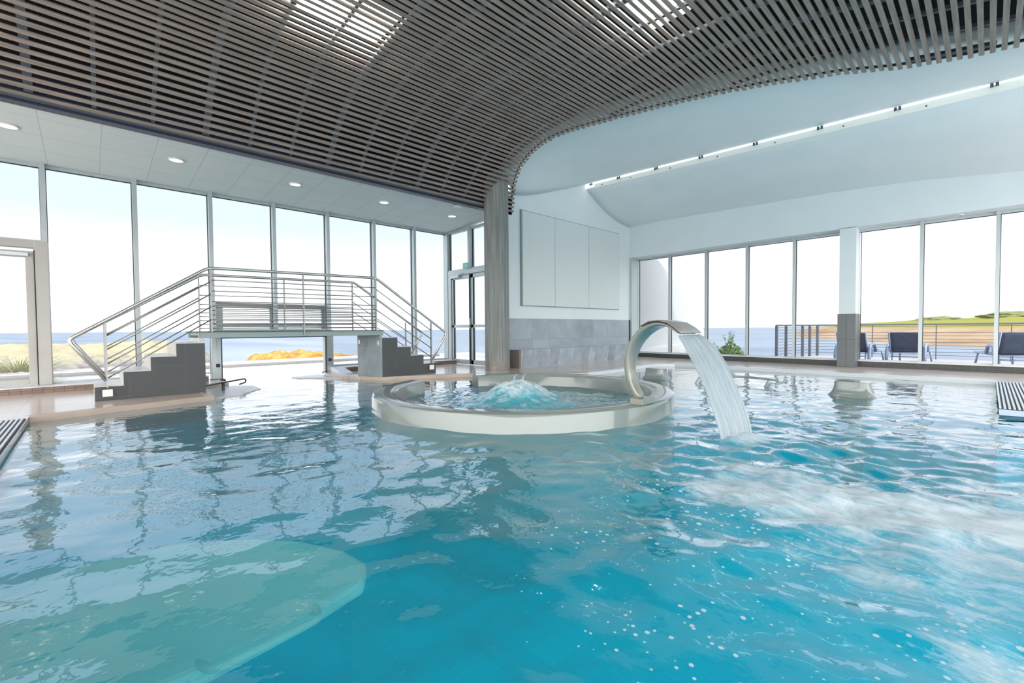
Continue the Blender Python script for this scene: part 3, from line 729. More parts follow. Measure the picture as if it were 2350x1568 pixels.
sd = thing('smoke_detector', (5.75, 7.75, 3.59), 'small round detector on the soffit near the slatted ceiling edge', 'detector')
obj('housing', cyl(NB(), (5.75, 7.75), .10, 3.565, 3.597, 24), M['white'], parent=sd); obj('rim', cyl(NB(), (5.75, 7.75), .105, 3.588, 3.60, 24), M['dark'], parent=sd)

# ------------------------------------------------------------------ slatted ceiling
FT = [(-5, 3.0), (-3.5, 3.45), (-2, 3.82), (-1, 4.05), (-.2, 4.22), (.4, 4.33), (.9, 4.42), (1.5, 4.55), (2.2, 4.64), (3.0, 4.69), (3.8, 4.70), (4.6, 4.67), (5.2, 4.64), (5.7, 4.60), (6.05, 4.53),
      (6.35, 4.44), (6.6, 4.34), (6.85, 4.18), (7.05, 4.0), (7.22, 3.82), (7.35, 3.68), (7.42, 3.60)]
XE = [(-5, 6.5), (-1.5, 7.55), (-.22, 7.97), (.05, 8.06), (.46, 8.03), (.91, 7.99), (1.38, 7.88), (1.94, 7.8), (2.5, 7.58), (3.1, 7.37), (3.81, 7.17), (4.55, 6.9), (5.18, 6.66), (5.83, 6.44), (6.45, 6.55), (6.72, 6.60), (7.01, 6.70), (7.42, 7.06)]
XE = [(-5, 6.5), (-1.5, 7.55), (-.22, 7.97), (.2, 8.05), (.91, 7.99), (1.38, 7.88), (1.94, 7.76), (2.5, 7.58), (3.1, 7.38), (3.81, 7.16), (4.55, 6.9), (5.18, 6.68), (5.7, 6.53), (6.1, 6.50), (6.45, 6.55), (6.72, 6.61), (7.01, 6.74), (7.42, 7.06)]
# arc-length samples of the cross section
samp = [(-4.5 + k * .01, lerp(FT, -4.5 + k * .01)) for k in range(int((7.40 + 4.5) / .01) + 1)]
acc = 0; sl = []; nxt = .0; pitch = .0955
rs = samp[::-1]; dist = 0
for a, b in zip(rs, rs[1:]):
    dd_ = math.hypot(a[0] - b[0], a[1] - b[1])
    while nxt <= dist + dd_:
        t = (nxt - dist) / dd_; sl.append((a[0] + (b[0] - a[0]) * t, a[1] + (b[1] - a[1]) * t, math.atan2(a[1] - b[1], a[0] - b[0]))); nxt += pitch
    dist += dd_
ce = thing('slatted_ceiling', (2, 3, 4.7), 'dark curved ceiling of parallel wooden slats sweeping over the pool', 'ceiling', kind='structure')
bm = NB()
for y, z, a in sl:
    t = Vector((0, math.cos(a), math.sin(a))); n_ = Vector((0, -math.sin(a), math.cos(a))); xe = lerp(XE, y) + random.uniform(-.012, .012)
    c = Vector((0, y, z)); pts = [c + t * .0235, c - t * .0235, c - t * .0235 + n_ * .022, c + t * .0235 + n_ * .022]
    A = [bm.verts.new(p + Vector((-7, 0, 0))) for p in pts]; Bv = [bm.verts.new(p + Vector((xe, 0, 0))) for p in pts]
    bm.faces.new(A); bm.faces.new(Bv[::-1])
    for i in range(4): bm.faces.new((A[i], Bv[i], Bv[(i + 1) % 4], A[(i + 1) % 4]))
obj('slats', bm, M['slat'], parent=ce)
def offs(y, d):
    z = lerp(FT, y); a = math.atan2(lerp(FT, y + .05) - lerp(FT, y - .05), .1)
    return y - math.sin(a) * d, z + math.cos(a) * d
yy = [-4.4 + k * .2 for k in range(53)] + [6.3, 6.45, 6.6, 6.7, 6.8, 6.9, 7.0, 7.1, 7.2, 7.3, 7.38]
yy = sorted(set(round(q, 3) for q in yy if q <= 7.38))
for k in range(-12, 13):
    xb = 1.19 + .553 * k
    wide = .075 if k % 3 == 0 else .042
    segs = []
    for q in yy:
        if lerp(XE, q) - .16 > xb: segs.append(q)
        elif q > 0: break
    if len(segs) < 3: continue
    bm = NB(); prev = None
    for q in segs:
        a = offs(q, .023); b = offs(q, .065)
        r = [bm.verts.new((xb + s, *p)) for s, p in ((0, a), (wide, a), (wide, b), (0, b))]
        if prev:
            for i in range(4): bm.faces.new((prev[i], prev[(i + 1) % 4], r[(i + 1) % 4], r[i]))
        else: bm.faces.new(r)
        prev = r
    bm.faces.new(prev)
    obj('batten', bm, M['batten'], parent=ce)
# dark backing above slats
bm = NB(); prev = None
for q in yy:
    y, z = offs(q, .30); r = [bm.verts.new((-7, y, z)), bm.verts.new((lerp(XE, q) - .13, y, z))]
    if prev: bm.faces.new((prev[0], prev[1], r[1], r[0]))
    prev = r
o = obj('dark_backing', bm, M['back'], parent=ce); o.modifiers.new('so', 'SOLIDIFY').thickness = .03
# black curved edge member + navy fascia at the window side
bm = NB(); pe = []
for q in yy:
    y, z = offs(q, .045); pe.append((lerp(XE, q) - .055, y, z))
tube(bm, pe, .018, 6); obj('edge_rail', bm, M['trim'], parent=ce, smooth=True)
bm = NB(); pe = []
for q in yy:
    y, z = offs(q, .10); pe.append((lerp(XE, q) - .30, y, z))
tube(bm, pe, .03, 6); bm.free()
obj('fascia', B(-7, 7.04, 7.46, 7.60, 3.56, 3.98), M['fascia'], parent=ce)
obj('fascia_lip', B(-7, 6.3, 7.395, 7.44, 3.585, 3.60), M['batten'], parent=ce)
for i, (x0, x1, y0, y1, z) in enumerate(((4.1, 5.45, 2.58, 3.06, 4.88), (1.75, 2.85, 4.98, 5.62, 4.79), (.6, 1.95, 2.55, 3.05, 4.88), (4.6, 5.95, -.5, 0, 4.38), (1.2, 2.6, -.3, .2, 4.42), (-2.6, -1.2, 1.6, 2.1, 4.80))):  # first two are visible; the last four are added out of view as fill
    o = thing('recessed_light_panel', ((x0 + x1) / 2, (y0 + y1) / 2, z), ['bright light panel glowing between the dark slats at the top, right of the two', 'bright light panel glowing between the dark slats at the top, left of the two', 'added unseen light panel above the slats over the middle of the pool', 'added unseen light panel above the slats nearest the right windows', 'added unseen light panel above the slats over the near side of the pool', 'added unseen light panel above the slats over the near left corner of the pool'][i], 'light panel', 'light panels above the slats')
    tray = obj('tray', B(x0 - .02, x1 + .02, y0 - .02, y1 + .02, z, z + .03), M['white'], parent=o)
    for q in range(3):
        ya = y0 + (y1 - y0) * q / 3
        obj('tube_lamp', B(x0, x1 if q != 1 else x1 - .2, ya + .02, ya + (y1 - y0) / 3 - .05, z - .02, z), M['tube'], parent=tray)
ol = thing('slat_ceiling_lamp', (-.66, 6.95, 4.13), 'small warm lamp glowing behind the slats at the far upper left', 'lamp')
obj('lamp', cyl(NB(), (-.66, 6.95), .07, 4.11, 4.135, 20), M['lamp_strong'], parent=ol); obj('bracket', B(-.68, -.64, 6.93, 6.97, 4.135, 4.32), M['dark'], parent=ol)

# ------------------------------------------------------------------ round column
XCo, YCo = 6.40, 7.27
cl = thing('round_column', (XCo, YCo, D), 'round grey board-marked concrete column rising into the slatted ceiling', 'column')
bm = NB(); cyl(bm, (XCo, YCo), .262, .30, 4.25, 48); obj('shaft', bm, M['column'], parent=cl, smooth=True)
o = cl.children[0]; md = o.modifiers.new('es', 'EDGE_SPLIT'); md.split_angle = math.radians(50)
bm = NB(); cyl(bm, (XCo, YCo), .268, D - .01, .30, 48); o = obj('base_tiles', bm, tile_mat('column_base_tile', (.25, .225, .205), (.2, .18, .17), (.09, .10), 'XZ', gap=.006, var=.2), parent=cl, smooth=True)
md = o.modifiers.new('es', 'EDGE_SPLIT'); md.split_angle = math.radians(50)
bm = NB(); tube(bm, [(6.72, 7.30, D), (6.72, 7.30, 3.5)], .016, 8)
tag(obj('drop_pipe', bm, M['cream'], origin=(6.72, 7.30, D), smooth=True), 'thin cream pipe running down just right of the round column', 'pipe')

# ------------------------------------------------------------------ end wall
YE = 7.46
prof_top = [(6.90, 3.98), (7.45, 4.06), (8.0, 4.22), (8.83, 4.50), (9.77, 4.83)]
wp = [(6.90, D - .3), (12.9, D - .3), (12.9, 4.9), (9.77, 4.9)] + prof_top[::-1][1:]
wp = [(6.90, D - .3), (12.42, D - .3), (12.42, 5.2), (6.90, 5.2)]
we = thing('wall_end', (9.5, YE, D), 'white end wall with grey stone wainscot', 'wall', kind='structure')
bm = NB(); prism(bm, wp, 'y', YE, YE + .25); obj('plaster', bm, M['wall'], parent=we)
obj('tile_cladding', B(6.90, 11.83, YE - .025, YE, D - .005, 1.22), M['clad'], parent=we)
obj('corner_strip', B(11.83, 11.90, YE - .03, YE, D - .005, 1.22), M['dark'], parent=we)
ws = thing('tiled_bench', (9.2, 7.2, D), 'long low grey stone bench along the end wall', 'bench')
bm = NB(); prism(bm, [(7.20, D), (7.20, D + .02), (7.12, .50), (YE - .027, .50), (YE - .027, D)], 'x', 6.98, 11.83)
obj('bench_body', bm, M['seat_t'], parent=ws)
obj('bench_end', B(6.93, 6.98, 7.14, YE - .027, D, .505), M['seat_end'], parent=ws)
obj('top_edge', B(6.93, 11.83, 7.105, 7.13, .495, .512), M['clad'], parent=ws)
ap = thing('wall_panel', (9.3, YE, 1.5), 'large pale rectangular acoustic panel on the end wall', 'panel')
for a, b in ((7.33, 8.45), (8.465, 9.83), (9.845, 11.26)): obj('panel_board', B(a, b, YE - .05, YE, 1.53, 3.71), M['panel'], parent=ap)
bm = NB(); box(bm, 7.31, 11.28, YE - .03, YE, 1.51, 1.53); box(bm, 7.31, 11.28, YE - .03, YE, 3.71, 3.73); box(bm, 7.29, 7.33, YE - .055, YE, 1.51, 3.73); box(bm, 11.26, 11.28, YE - .04, YE, 1.51, 3.73)
obj('panel_edge', bm, mat('panel_edge', (.30, .38, .36), .5), parent=ap)

# ------------------------------------------------------------------ white vaulted ceiling, skylight, curved lower panel, beam
def zs(y): return 4.53 + .28 * max(-.8, y / 7.44)
st = [YE + .02, 7.2, 7.0, 6.75, 6.5, 6.2, 5.9, 5.5, 5.0, 4.5, 3.8, 3.1, 2.5, 1.9, 1.4, .9, .45, 0, -.5, -1.5, -3, -4.5]
def inner(y):
    if y > 7.1: return 6.9, 4.02
    x = lerp(XE, y) - .16; z = lerp(FT, y) + .20
    if y > 6.4: x = min(x, 6.3); z = max(z, 4.2)
    return x, z
bm = NB(); g = []; NX = 14
for y in st:
    xi, zi = inner(y); xo, zo = 9.765, zs(y) + .02; row = []
    for k in range(NX + 1):
        t = k / NX
        if y > 7.1:
            x = xi + (xo - xi) * t; z = lerp(prof_top, x)
        else:
            x = xi + (xo - xi) * t; z = zi + (zo - zi) * t
        row.append(Vector((x, y, z)))
    g.append(row)
# smooth along y so the wall profile blends into the vault
for it in range(6):
    h = [[p.copy() for p in r] for r in g]
    for i in range(1, len(g) - 1):
        for k in range(1, NX + 1): h[i][k].z = (g[i - 1][k].z + g[i][k].z * 2 + g[i + 1][k].z) / 4
    g = h
gv = [[bm.verts.new(p) for p in r] for r in g]
for i in range(len(gv) - 1):
    for k in range(NX): bm.faces.new((gv[i][k], gv[i][k + 1], gv[i + 1][k + 1], gv[i + 1][k]))
o = obj('ceiling', bm, M['wall'], smooth=True); tag(o, 'smooth white vaulted ceiling between the slats and the skylight', 'ceiling', kind='structure')
md = o.modifiers.new('so', 'SOLIDIFY'); md.thickness = .10; md.offset = 1
# curved panel below the skylight
def zb(y): return lerp([(-4.5, 3.25), (-.37, 3.66), (1.02, 3.83), (2.44, 3.91), (5.06, 3.98), (6.5, 4.02), (7.5, 4.0)], y)
XB = 11.90
bm = NB(); g = []
for y in st:
    a = zs(y) - .11; b = zb(y); row = []
    for k in range(15):
        t = k / 14; x = 9.80 + (XB + .1 - 9.80) * t
        row.append(bm.verts.new((x, y, b + (a - b) * (1 - t) ** 2.1)))
    g.append(row)
for i in range(len(g) - 1):
    for k in range(14): bm.faces.new((g[i][k], g[i][k + 1], g[i + 1][k + 1], g[i + 1][k]))
o = obj('ceiling_cove', bm, M['wall'], smooth=True); tag(o, 'curved white ceiling panel sloping from the skylight down to the window beam', 'ceiling', kind='structure')
md = o.modifiers.new('so', 'SOLIDIFY'); md.thickness = .08; md.offset = 1
# skylight strip
sk = thing('window_%d' % wn, (9.8, 2, 4.6), 'long narrow skylight slot with cream frame', 'skylight', kind='structure'); wn += 1
bm = NB(); prev = None
for y in st[1:] + []:
    z = zs(y); r = [bm.verts.new(p) for p in ((9.80, y, z - .125), (9.86, y, z - .125), (9.86, y, z - .01), (9.80, y, z - .01))]
    if prev:
        for i in range(4): bm.faces.new((prev[i], prev[(i + 1) % 4], r[(i + 1) % 4], r[i]))
    else: bm.faces.new(r)
    prev = r
bm.faces.new(prev); obj('frame', bm, M['skyframe'], parent=sk)
for y in (7.3, 6.45, 5.42, 4.36, 3.26, 2.17, 1.09, 0.0, -1.1):
    z = zs(y); bm = NB(); box(bm, 9.775, 9.80, y - .045, y - .01, z - .035, z + .02); box(bm, 9.775, 9.80, y + .01, y + .045, z - .035, z + .02)
    obj('clamp', bm, M['batten'], parent=sk)
    bm = NB(); cyl(bm, (0, 0), .012, 0, .02, 8); bmesh.ops.rotate(bm, verts=bm.verts, cent=(0, 0, 0), matrix=Matrix.Rotation(-PI / 2, 3, 'Y')); bmesh.ops.translate(bm, verts=bm.verts, vec=(9.80, y - .35, z - .09))
    obj('screw_head', bm, M['batten'], parent=sk)
# roof over the skylight is open sky; a roof slab closes the rest beyond the cove
bm = NB(); box(bm, 10.5, 13.2, -5, 7.7, 5.0, 5.1)
bt_ = obj('ceiling_roof', bm, M['wall']); tag(bt_, 'roof slab above the curved ceiling panel', 'roof', kind='structure')
# beam over right windows
XG = 12.28; TOPR = 3.06
bm = NB(); prev = None
for y in st:
    b = zb(y) + .05; zbm = 3.09
    r = [bm.verts.new(p) for p in ((XB, y, zbm), (XG + .1, y, zbm - .03), (XG + .1, y, b + .1), (XB, y, b + .1))]
    if prev:
        for i in range(4): bm.faces.new((prev[i], prev[(i + 1) % 4], r[(i + 1) % 4], r[i]))
    else: bm.faces.new(r)
    prev = r
bm.faces.new(prev)
tag(obj('trim_10', bm, M['wall']), 'deep white beam above the right windows', 'beam', kind='structure')
rw = thing('wall_right', (12.1, 2.1, D), 'white pillar with grey tiled base between the right windows', 'wall', kind='structure')
obj('pillar', B(XB, XG + .08, 1.96, 2.25, 1.25, 3.10), M['wall'], parent=rw)
obj('pillar_tiles', B(XB - .02, XG + .08, 1.95, 2.27, D - .005, 1.25), tile_mat('pillar_tile', (.14, .155, .16), (.09, .10, .10), (.6, .6), 'YZ', var=.1), parent=rw)
obj('end_pilaster', B(11.90, 12.34, 7.38, YE, D - .005, 3.09), mat('pilaster_paint', (.50, .58, .57), .5), parent=rw)
# sill
sr = thing('trim_11', (12.2, 3, D), 'dark mosaic sill under the right windows', 'sill', kind='structure')
obj('mosaic_face', B(12.19, 12.36, -5, 7.44, D - .005, .222), M['mosaic_y'], parent=sr)
obj('ledge', B(12.185, 12.40, -5, 7.44, .222, .236), M['sillwhite'], parent=sr)
# right windows
mr_ = [7.36, 6.33, 5.28, 4.24, 3.19, 2.25]; mr2 = [1.96, .95, -.09, -1.13, -2.17]
def rwin(n, a, b, lab):   # a > b
    w = thing('window_%d' % n, (XG, (a + b) / 2, .236), lab, 'window', kind='structure')
    bm = NB(); box(bm, XG - .10, XG + .04, b - .028, b + .028, .236, TOPR + .01)
    obj('mullion', bm, M['alu'], parent=w)
    bm = NB(); box(bm, XG - .03, XG + .03, b, a, TOPR - .035, TOPR + .02); box(bm, XG - .03, XG + .03, b, a, .236, .262); obj('frame', bm, M['alu'], parent=w)
    bm = NB(); box(bm, XG - .035, XG, a - .037, a - .028, .26, TOPR - .035); box(bm, XG - .033, XG, b, a, TOPR - .045, TOPR - .035); obj('gasket', bm, M['gasket'], parent=w)
    obj('pane', B(XG - .005, XG + .005, b + .028, a - .028, .262, TOPR - .035), M['glass'], parent=w)
for k, (a, b) in enumerate(zip(mr_, mr_[1:])): rwin(wn, a, b, 'right wall window bay, number %d from the end wall' % (k + 1)); wn += 1
for k, (a, b) in enumerate(zip(mr2, mr2[1:])): rwin(wn, a, b, 'right wall window bay, number %d right of the tiled pillar' % (k + 1)); wn += 1
for i, y in enumerate((6.75, 5.7, 4.75, 3.70, 2.70, 1.43, .42, -.6)):
    downlight((12.08, y), 3.079, False, 'unlit round downlight in the beam underside, number %d from the end wall' % (i + 1), 'downlights above the right windows', r=.055)

# ------------------------------------------------------------------ bridge with stairs
YF, YB = 7.70, 8.66
ZD = .965
br = thing('footbridge', (2.6, 8.2, D), 'small steel footbridge crossing the pool exit between two stair blocks', 'bridge')
obj('side_beam', B(1.13, 3.97, YF - .0, YF + .07, ZD - .085, ZD), M['beam_steel'], parent=br, bevel=.004)
obj('side_beam', B(1.13, 3.97, YB - .07, YB, ZD - .085, ZD), M['beam_steel'], parent=br, bevel=.004)
obj('walkway', B(1.10, 3.98, YF - .015, YB + .015, ZD - .004, ZD + .012), mat('walkway_dark', (.10, .11, .11), .6), parent=br)
obj('underside', B(1.15, 3.95, YF + .07, YB - .07, ZD - .05, ZD - .004), M['beam_steel'], parent=br)
def stairblock(nm, lab, x0, dirn, n):
    s = thing(nm, (x0, 8.2, D), lab, 'stairs')
    poly = [(x0, D)]; stp = .28 if dirn > 0 else .285; z = D
    heights = [.29, .465, .645, .82] if n == 4 else [.31, .485, .66, .84]
    for k in range(4):
        poly.append((x0 + dirn * stp * k, heights[k] - .012)); poly.append((x0 + dirn * stp * (k + 1), heights[k] - .012))
    xend = x0 + dirn * 1.17; poly[-1] = (xend, heights[3] - .012); poly.append((xend, D))
    bm = NB(); prism(bm, poly, 'y', YF, YB); obj('stair_body', bm, M['stair'], parent=s)
    for k in range(4):
        a = x0 + dirn * stp * k; b = x0 + dirn * (stp * (k + 1) if k < 3 else 1.17)
        td = obj('tread', B(min(a, b) , max(a, b), YF + .004, YB - .004, heights[k] - .012, heights[k]), M['tread'], parent=s)
        obj('riser', B(min(a, a - dirn * .006), max(a, a - dirn * .006), YF + .012, YB - .004, (heights[k - 1] if k else D), heights[k] - .012), M['tread'], parent=s)
    return s, xend
sL, xe1 = stairblock('stair_block', 'grey tiled four-step stair block at the left end of the footbridge', .03, 1, 4)
obj('upper_block', B(1.14, 1.20, YF + .02, YB, .82, ZD - .086), M['tread'], parent=sL)
sR, xe2 = stairblock('stair_block', 'grey tiled four-step stair block at the right end of the footbridge', 5.11, -1, 5)
obj('pier_face', B(3.90, 3.94, YF + .0, YB, D, .87), M['pier'], parent=sR)
obj('bearing_pad', B(3.92, 3.98, YF + .02, YB, .84, ZD - .086), M['sillwhite'], parent=sR)
for y in (YF + .06, YB - .10): obj('bracket', B(3.885, 3.90, y - .035, y + .035, .70, .78), M['steel'], parent=sR, bevel=.004)

def railing(nm, y, lab, front):
    r = thing(nm, (2.55, y, ZD), lab, 'railing', 'steel railings of the footbridge')
    dz = 0
    hand = [(.14, y, .36), (-.20, y, .885), (1.26, y, 1.885), (3.83, y, 1.925), (5.37, y, .905), (5.02, y, .36)]
    if not front: hand = [(.14, y, .36), (-.20, y, .885), (1.33, y, 1.885), (3.86, y, 1.925), (5.42, y, .905), (5.10, y, .40)]
    bm = NB(); tube(bm, rounded(hand, .07, 5), .0225, 12); obj('handrail', bm, M['steel'], parent=r, smooth=True)
    posts = []
    for x, z0, z1 in ((.15, .27, 1.10), (1.29, ZD, 1.87), (2.56, ZD - .06, 1.90), (3.82, ZD, 1.91), (5.00, .30, 1.13)):
        bm = NB(); box(bm, x - .008, x + .008, y - .02, y + .02, z0, z1); posts.append(obj('post', bm, M['steel_dark'], parent=r))
    for f_ in (.186, .357, .52, .596, .664, .73, .80, .867, .938):
        bm = NB(); za = 1.885 - f_ * (1.885 - ZD); zb_ = 1.925 - f_ * (1.925 - ZD)
        tube(bm, [(1.29, y, za), (3.82, y, zb_)], .0075, 8); obj('infill_bar', bm, M['steel_dark'], parent=r, smooth=True)
    for f_, g_ in ((.208, .208), (.403, .42), (.60, .64), (.80, .86)):
        za = 1.885 - f_ * (1.885 - ZD); zb_ = 1.10 - g_ * (1.10 - .27)
        bm = NB(); tube(bm, [(.15, y, zb_), (1.29, y, za)], .0085, 8); obj('stair_bar', bm, M['steel_dark'], parent=r, smooth=True)
        za = 1.925 - f_ * (1.925 - ZD); zb_ = 1.13 - g_ * (1.13 - .31)
        bm = NB(); tube(bm, [(3.82, y, za), (5.00, y, zb_)], .0085, 8); obj('stair_bar', bm, M['steel_dark'], parent=r, smooth=True)
    yy_ = y - .012 if front else y
    for x, z, pp in ((.15, .20, posts[0]), (5.0, .22, posts[-1])):
        obj('fixing_plate', B(x - .05, x + .05, yy_ - .012, yy_ + .012, z - .045, z + .045), M['skyframe'], parent=pp, bevel=.004)
    return r
railing('bridge_railing', YF - .012, 'front steel tube railing of the footbridge, nearest the pool', True)
railing('bridge_railing', YB + .022, 'rear steel tube railing of the footbridge, nearest the window', False)

# ------------------------------------------------------------------ outside, left
bm = NB(); box(bm, -9, 9.5, 9.93, 14.2, -.5, .015)
o = obj('outdoor_pool_water', bm, M['water_out']); tag(o, 'pale outdoor pool water beyond the left windows', 'water', kind='stuff')
bm = NB(); box(bm, 1.56, 3.86, 9.76, 9.93, -.6, .015)
tag(obj('exit_channel_water', bm, M['water_out']), 'pale water in the channel below the framed water exit', 'water', kind='stuff')
bm = NB(); box(bm, -14, 9.6, 14.2, 15.6, -.6, .06); box(bm, 9.5, 12, 7.8, 15.6, -.6, -.02); box(bm, 6.95, 9.5, 7.72, 9.93, -.6, .06)
tag(obj('outdoor_paving', bm, M['terrace']), 'white paving edge around the outdoor pool', 'paving', kind='structure')
def field(x0, x1, nx, y0, y1, ny, fn):
    bm = NB(); g = [[bm.verts.new((x0 + (x1 - x0) * i / nx, y0 + (y1 - y0) * j / ny, fn(x0 + (x1 - x0) * i / nx, y0 + (y1 - y0) * j / ny))) for j in range(ny + 1)] for i in range(nx + 1)]
    for i in range(nx):
        for j in range(ny): bm.faces.new((g[i][j], g[i + 1][j], g[i + 1][j + 1], g[i][j + 1]))
    return bm
def dune(x, y):
    top = lerp([(-15, .55), (-1, .42), (.6, .38), (1.8, .50), (2.6, .42), (3.2, .2), (3.6, -.35), (4.2, -.8)], x)
    e = sm(15.6, 21, y) * sm(34, 25, y)
    n_ = noise.noise(Vector((x * .9, y * .9, 1))) * .22 + noise.noise(Vector((x * 3, y * 3, 2))) * .16
    return -.55 + (top + .55 + n_) * e
tag(obj('dune', field(-16, 4.4, 110, 15.55, 34, 90, dune), M['dune'], smooth=True), 'grey and straw coloured grassy dune beyond the outdoor pool at left', 'dune')
def rockf(x, y):
    top = lerp([(3.6, -1.2), (3.9, -.42), (4.3, -.42), (4.7, -.60), (5.1, -.56), (5.4, -.12), (7.4, -.02), (8.6, -.22), (9.6, -.35), (10.5, -.6)], x)
    e = sm(17.0, 19.5, y) * sm(26, 23, y)
    return -1.6 + (top + 1.6 + noise.noise(Vector((x * 2.1, y * 2.1, 4))) * .16 + noise.noise(Vector((x * 6, y * 6, 9))) * .07) * e
tag(obj('rock_outcrop', field(3.6, 10.6, 90, 16.9, 26.2, 70, rockf), M['rock']), 'low yellow rocky outcrop seen through the water exit under the bridge', 'rock')
bm = field(4.2, 22, 40, 15.4, 24, 30, lambda x, y: -.45 - .25 * sm(16, 24, y) + noise.noise(Vector((x * .8, y * .8, 2))) * .05)
tag(obj('beach', bm, mat('pale_sand', (.36, .31, .28), .9, var=.06)), 'pale sand strip behind the outdoor pool', 'beach')
# grass tuft left
def tuft(nm, c, n, h, w, lab, m_, cat, spread=.55, bw=.012):
    bm = NB()
    for i in range(n):
        a = random.uniform(0, 2 * PI); r = random.random() ** .7 * w; b = Vector((c[0] + r * .35 * math.cos(a), c[1] + r * .35 * math.sin(a), c[2]))
        hh = h * random.uniform(.6, 1); lean = Vector((math.cos(a), math.sin(a), 0)) * r * spread * 2
        s = Vector((-math.sin(a), math.cos(a), 0)) * bw; pr = None
        for k in range(5):
            t = k / 4; p = b + lean * t * t + Vector((0, 0, hh * (t - .18 * t * t))); q = s * (1 - t * .9)
            r2 = (bm.verts.new(p - q), bm.verts.new(p + q))
            if pr: bm.faces.new((pr[0], pr[1], r2[1], r2[0]))
            pr = r2
    return tag(obj(nm, bm, m_, origin=c), lab, cat)
tuft('grass_tuft', (-1.25, 15.95, -.2), 420, .80, 1.1, 'tall pale pampas grass tuft outside the left glass door', M['grass'], 'grass', bw=.018)
tuft('dune_grass', (5.8 + 10.3, 17.5, -.55), 260, .9, 1.2, 'low pale green grass tuft on the sand outside the double door', M['grass'], 'grass', bw=.02)
tuft('dune_grass', (10.9, 17.0, -.6), 200, .6, 1.2, 'low grass tuft on the sand behind the right stair railing', M['grass'], 'grass', bw=.02)

# ------------------------------------------------------------------ unseen pale paving added behind the viewpoint to bounce light onto the ceiling
bm = NB(); box(bm, -45, -6.2, -45, 20, -.7, -.02); box(bm, -6.2, 12.4, -45, -5.2, -.7, -.02)
tag(obj('bounce_paving', bm, mat('bounce_paving_white', (.86, .87, .86), .8)), 'added unseen pale paving bouncing light in through the open rear of the hall', 'paving', kind='structure')
# ------------------------------------------------------------------ sea
bm = NB(); v = [bm.verts.new(p) for p in ((-4000, 24, -3), (60, 24, -3), (60, 24, -3), (4500, 4500, -3), (-4000, 4500, -3))]
bm.faces.new((v[0], v[1], v[3], v[4])); v2 = [bm.verts.new(p) for p in ((17.5, 24, -3), (17.5, -3000, -3), (4500, -3000, -3), (4500, 4500, -3))]
bm.faces.new((v2[0], v2[3], v2[2], v2[1])); bmesh.ops.remove_doubles(bm, verts=bm.verts, dist=.001)
bm.free(); bm = NB(); v = [bm.verts.new(p) for p in ((-4000, -3000, -3), (5000, -3000, -3), (5000, 5000, -3), (-4000, 5000, -3))]; bm.faces.new(v)
tag(obj('sea', bm, M['sea']), 'calm pale blue sea reaching to the horizon', 'sea', kind='stuff')

# ------------------------------------------------------------------ outside, right
bm = NB(); box(bm, 12.45, 18.2, -8, 4.35, -.6, .0)
tag(obj('terrace', bm, M['terrace']), 'pale sunlit terrace outside the right windows', 'terrace', kind='structure')
bm = NB(); box(bm, 12.45, 17, 4.35, 9.5, -.9, -.25)
tag(obj('planting_bed', bm, mat('bed_soil', (.30, .28, .20), .9, var=.3)), 'planted ground below the curved white buttress', 'ground', kind='structure')
tr = thing('terrace_railing', (17.4, 2, 0), 'dark metal terrace railing with thin horizontal bars outside the right windows', 'railing')
P0 = Vector((15.7, 4.62, 0)); P1 = Vector((17.9, 4.02, 0)); P2 = Vector((17.9, -7, 0)); P0 = Vector((15.75, 4.58, 0)); P1 = Vector((17.95, 3.98, 0)); P2 = Vector((17.95, -7, 0))
bm = NB(); tube(bm, [P0 + Vector((0, 0, 1.03)), P1 + Vector((0, 0, 1.03)), P2 + Vector((0, 0, 1.03))], .025, 8); obj('top_rail', bm, M['rail_out'], parent=tr)
for t in (0, .22, .62, .8, 1.0):
    p = P0.lerp(P1, t); bm = NB(); box(bm, p.x - .035, p.x + .035, p.y - .035, p.y + .035, -.25 if t < .5 else 0, 1.03); obj('post', bm, M['rail_out'], parent=tr)
for t in range(1, 8):
    p = P1.lerp(P2, t / 7.5); bm = NB(); box(bm, p.x - .012, p.x + .012, p.y - .012, p.y + .012, 0, 1.03); obj('post', bm, M['rail_out'], parent=tr)
for k in range(10):
    z = .12 + k * .095; bm = NB(); tube(bm, [P0 + Vector((0, 0, z)), P1 + Vector((0, 0, z))], .009, 6)
    if k not in (8,): tube(bm, [P1 + Vector((0, 0, z)), P2 + Vector((0, 0, z))], .008, 6)
    obj('horizontal_bar', bm, M['rail_out'], parent=tr)
# curved buttress
bw = thing('curved_buttress', (14, 7.7, -.3), 'white curved buttress wall outside the first right window bays', 'buttress')
arc = [(12.45, 4.1), (13.0, 3.75), (13.75, 3.24), (14.45, 2.86), (15.11, 2.46), (15.75, 2.12), (16.30, 1.78), (16.8, 1.38), (17.23, .95), (17.55, .45), (17.65, -.3), (12.45, -.3)]
bm = NB(); prism(bm, arc, 'y', 7.55, 8.1); obj('buttress_wall', bm, M['render'], parent=bw)
bm = NB(); prism(bm, [(12.45, -.3), (12.45, .22), (13.5, .36), (14.6, .40), (15.6, .28), (16.3, -.3)], 'y', 7.0, 7.55); obj('buttress_foot', bm, M['sillwhite'], parent=bw)
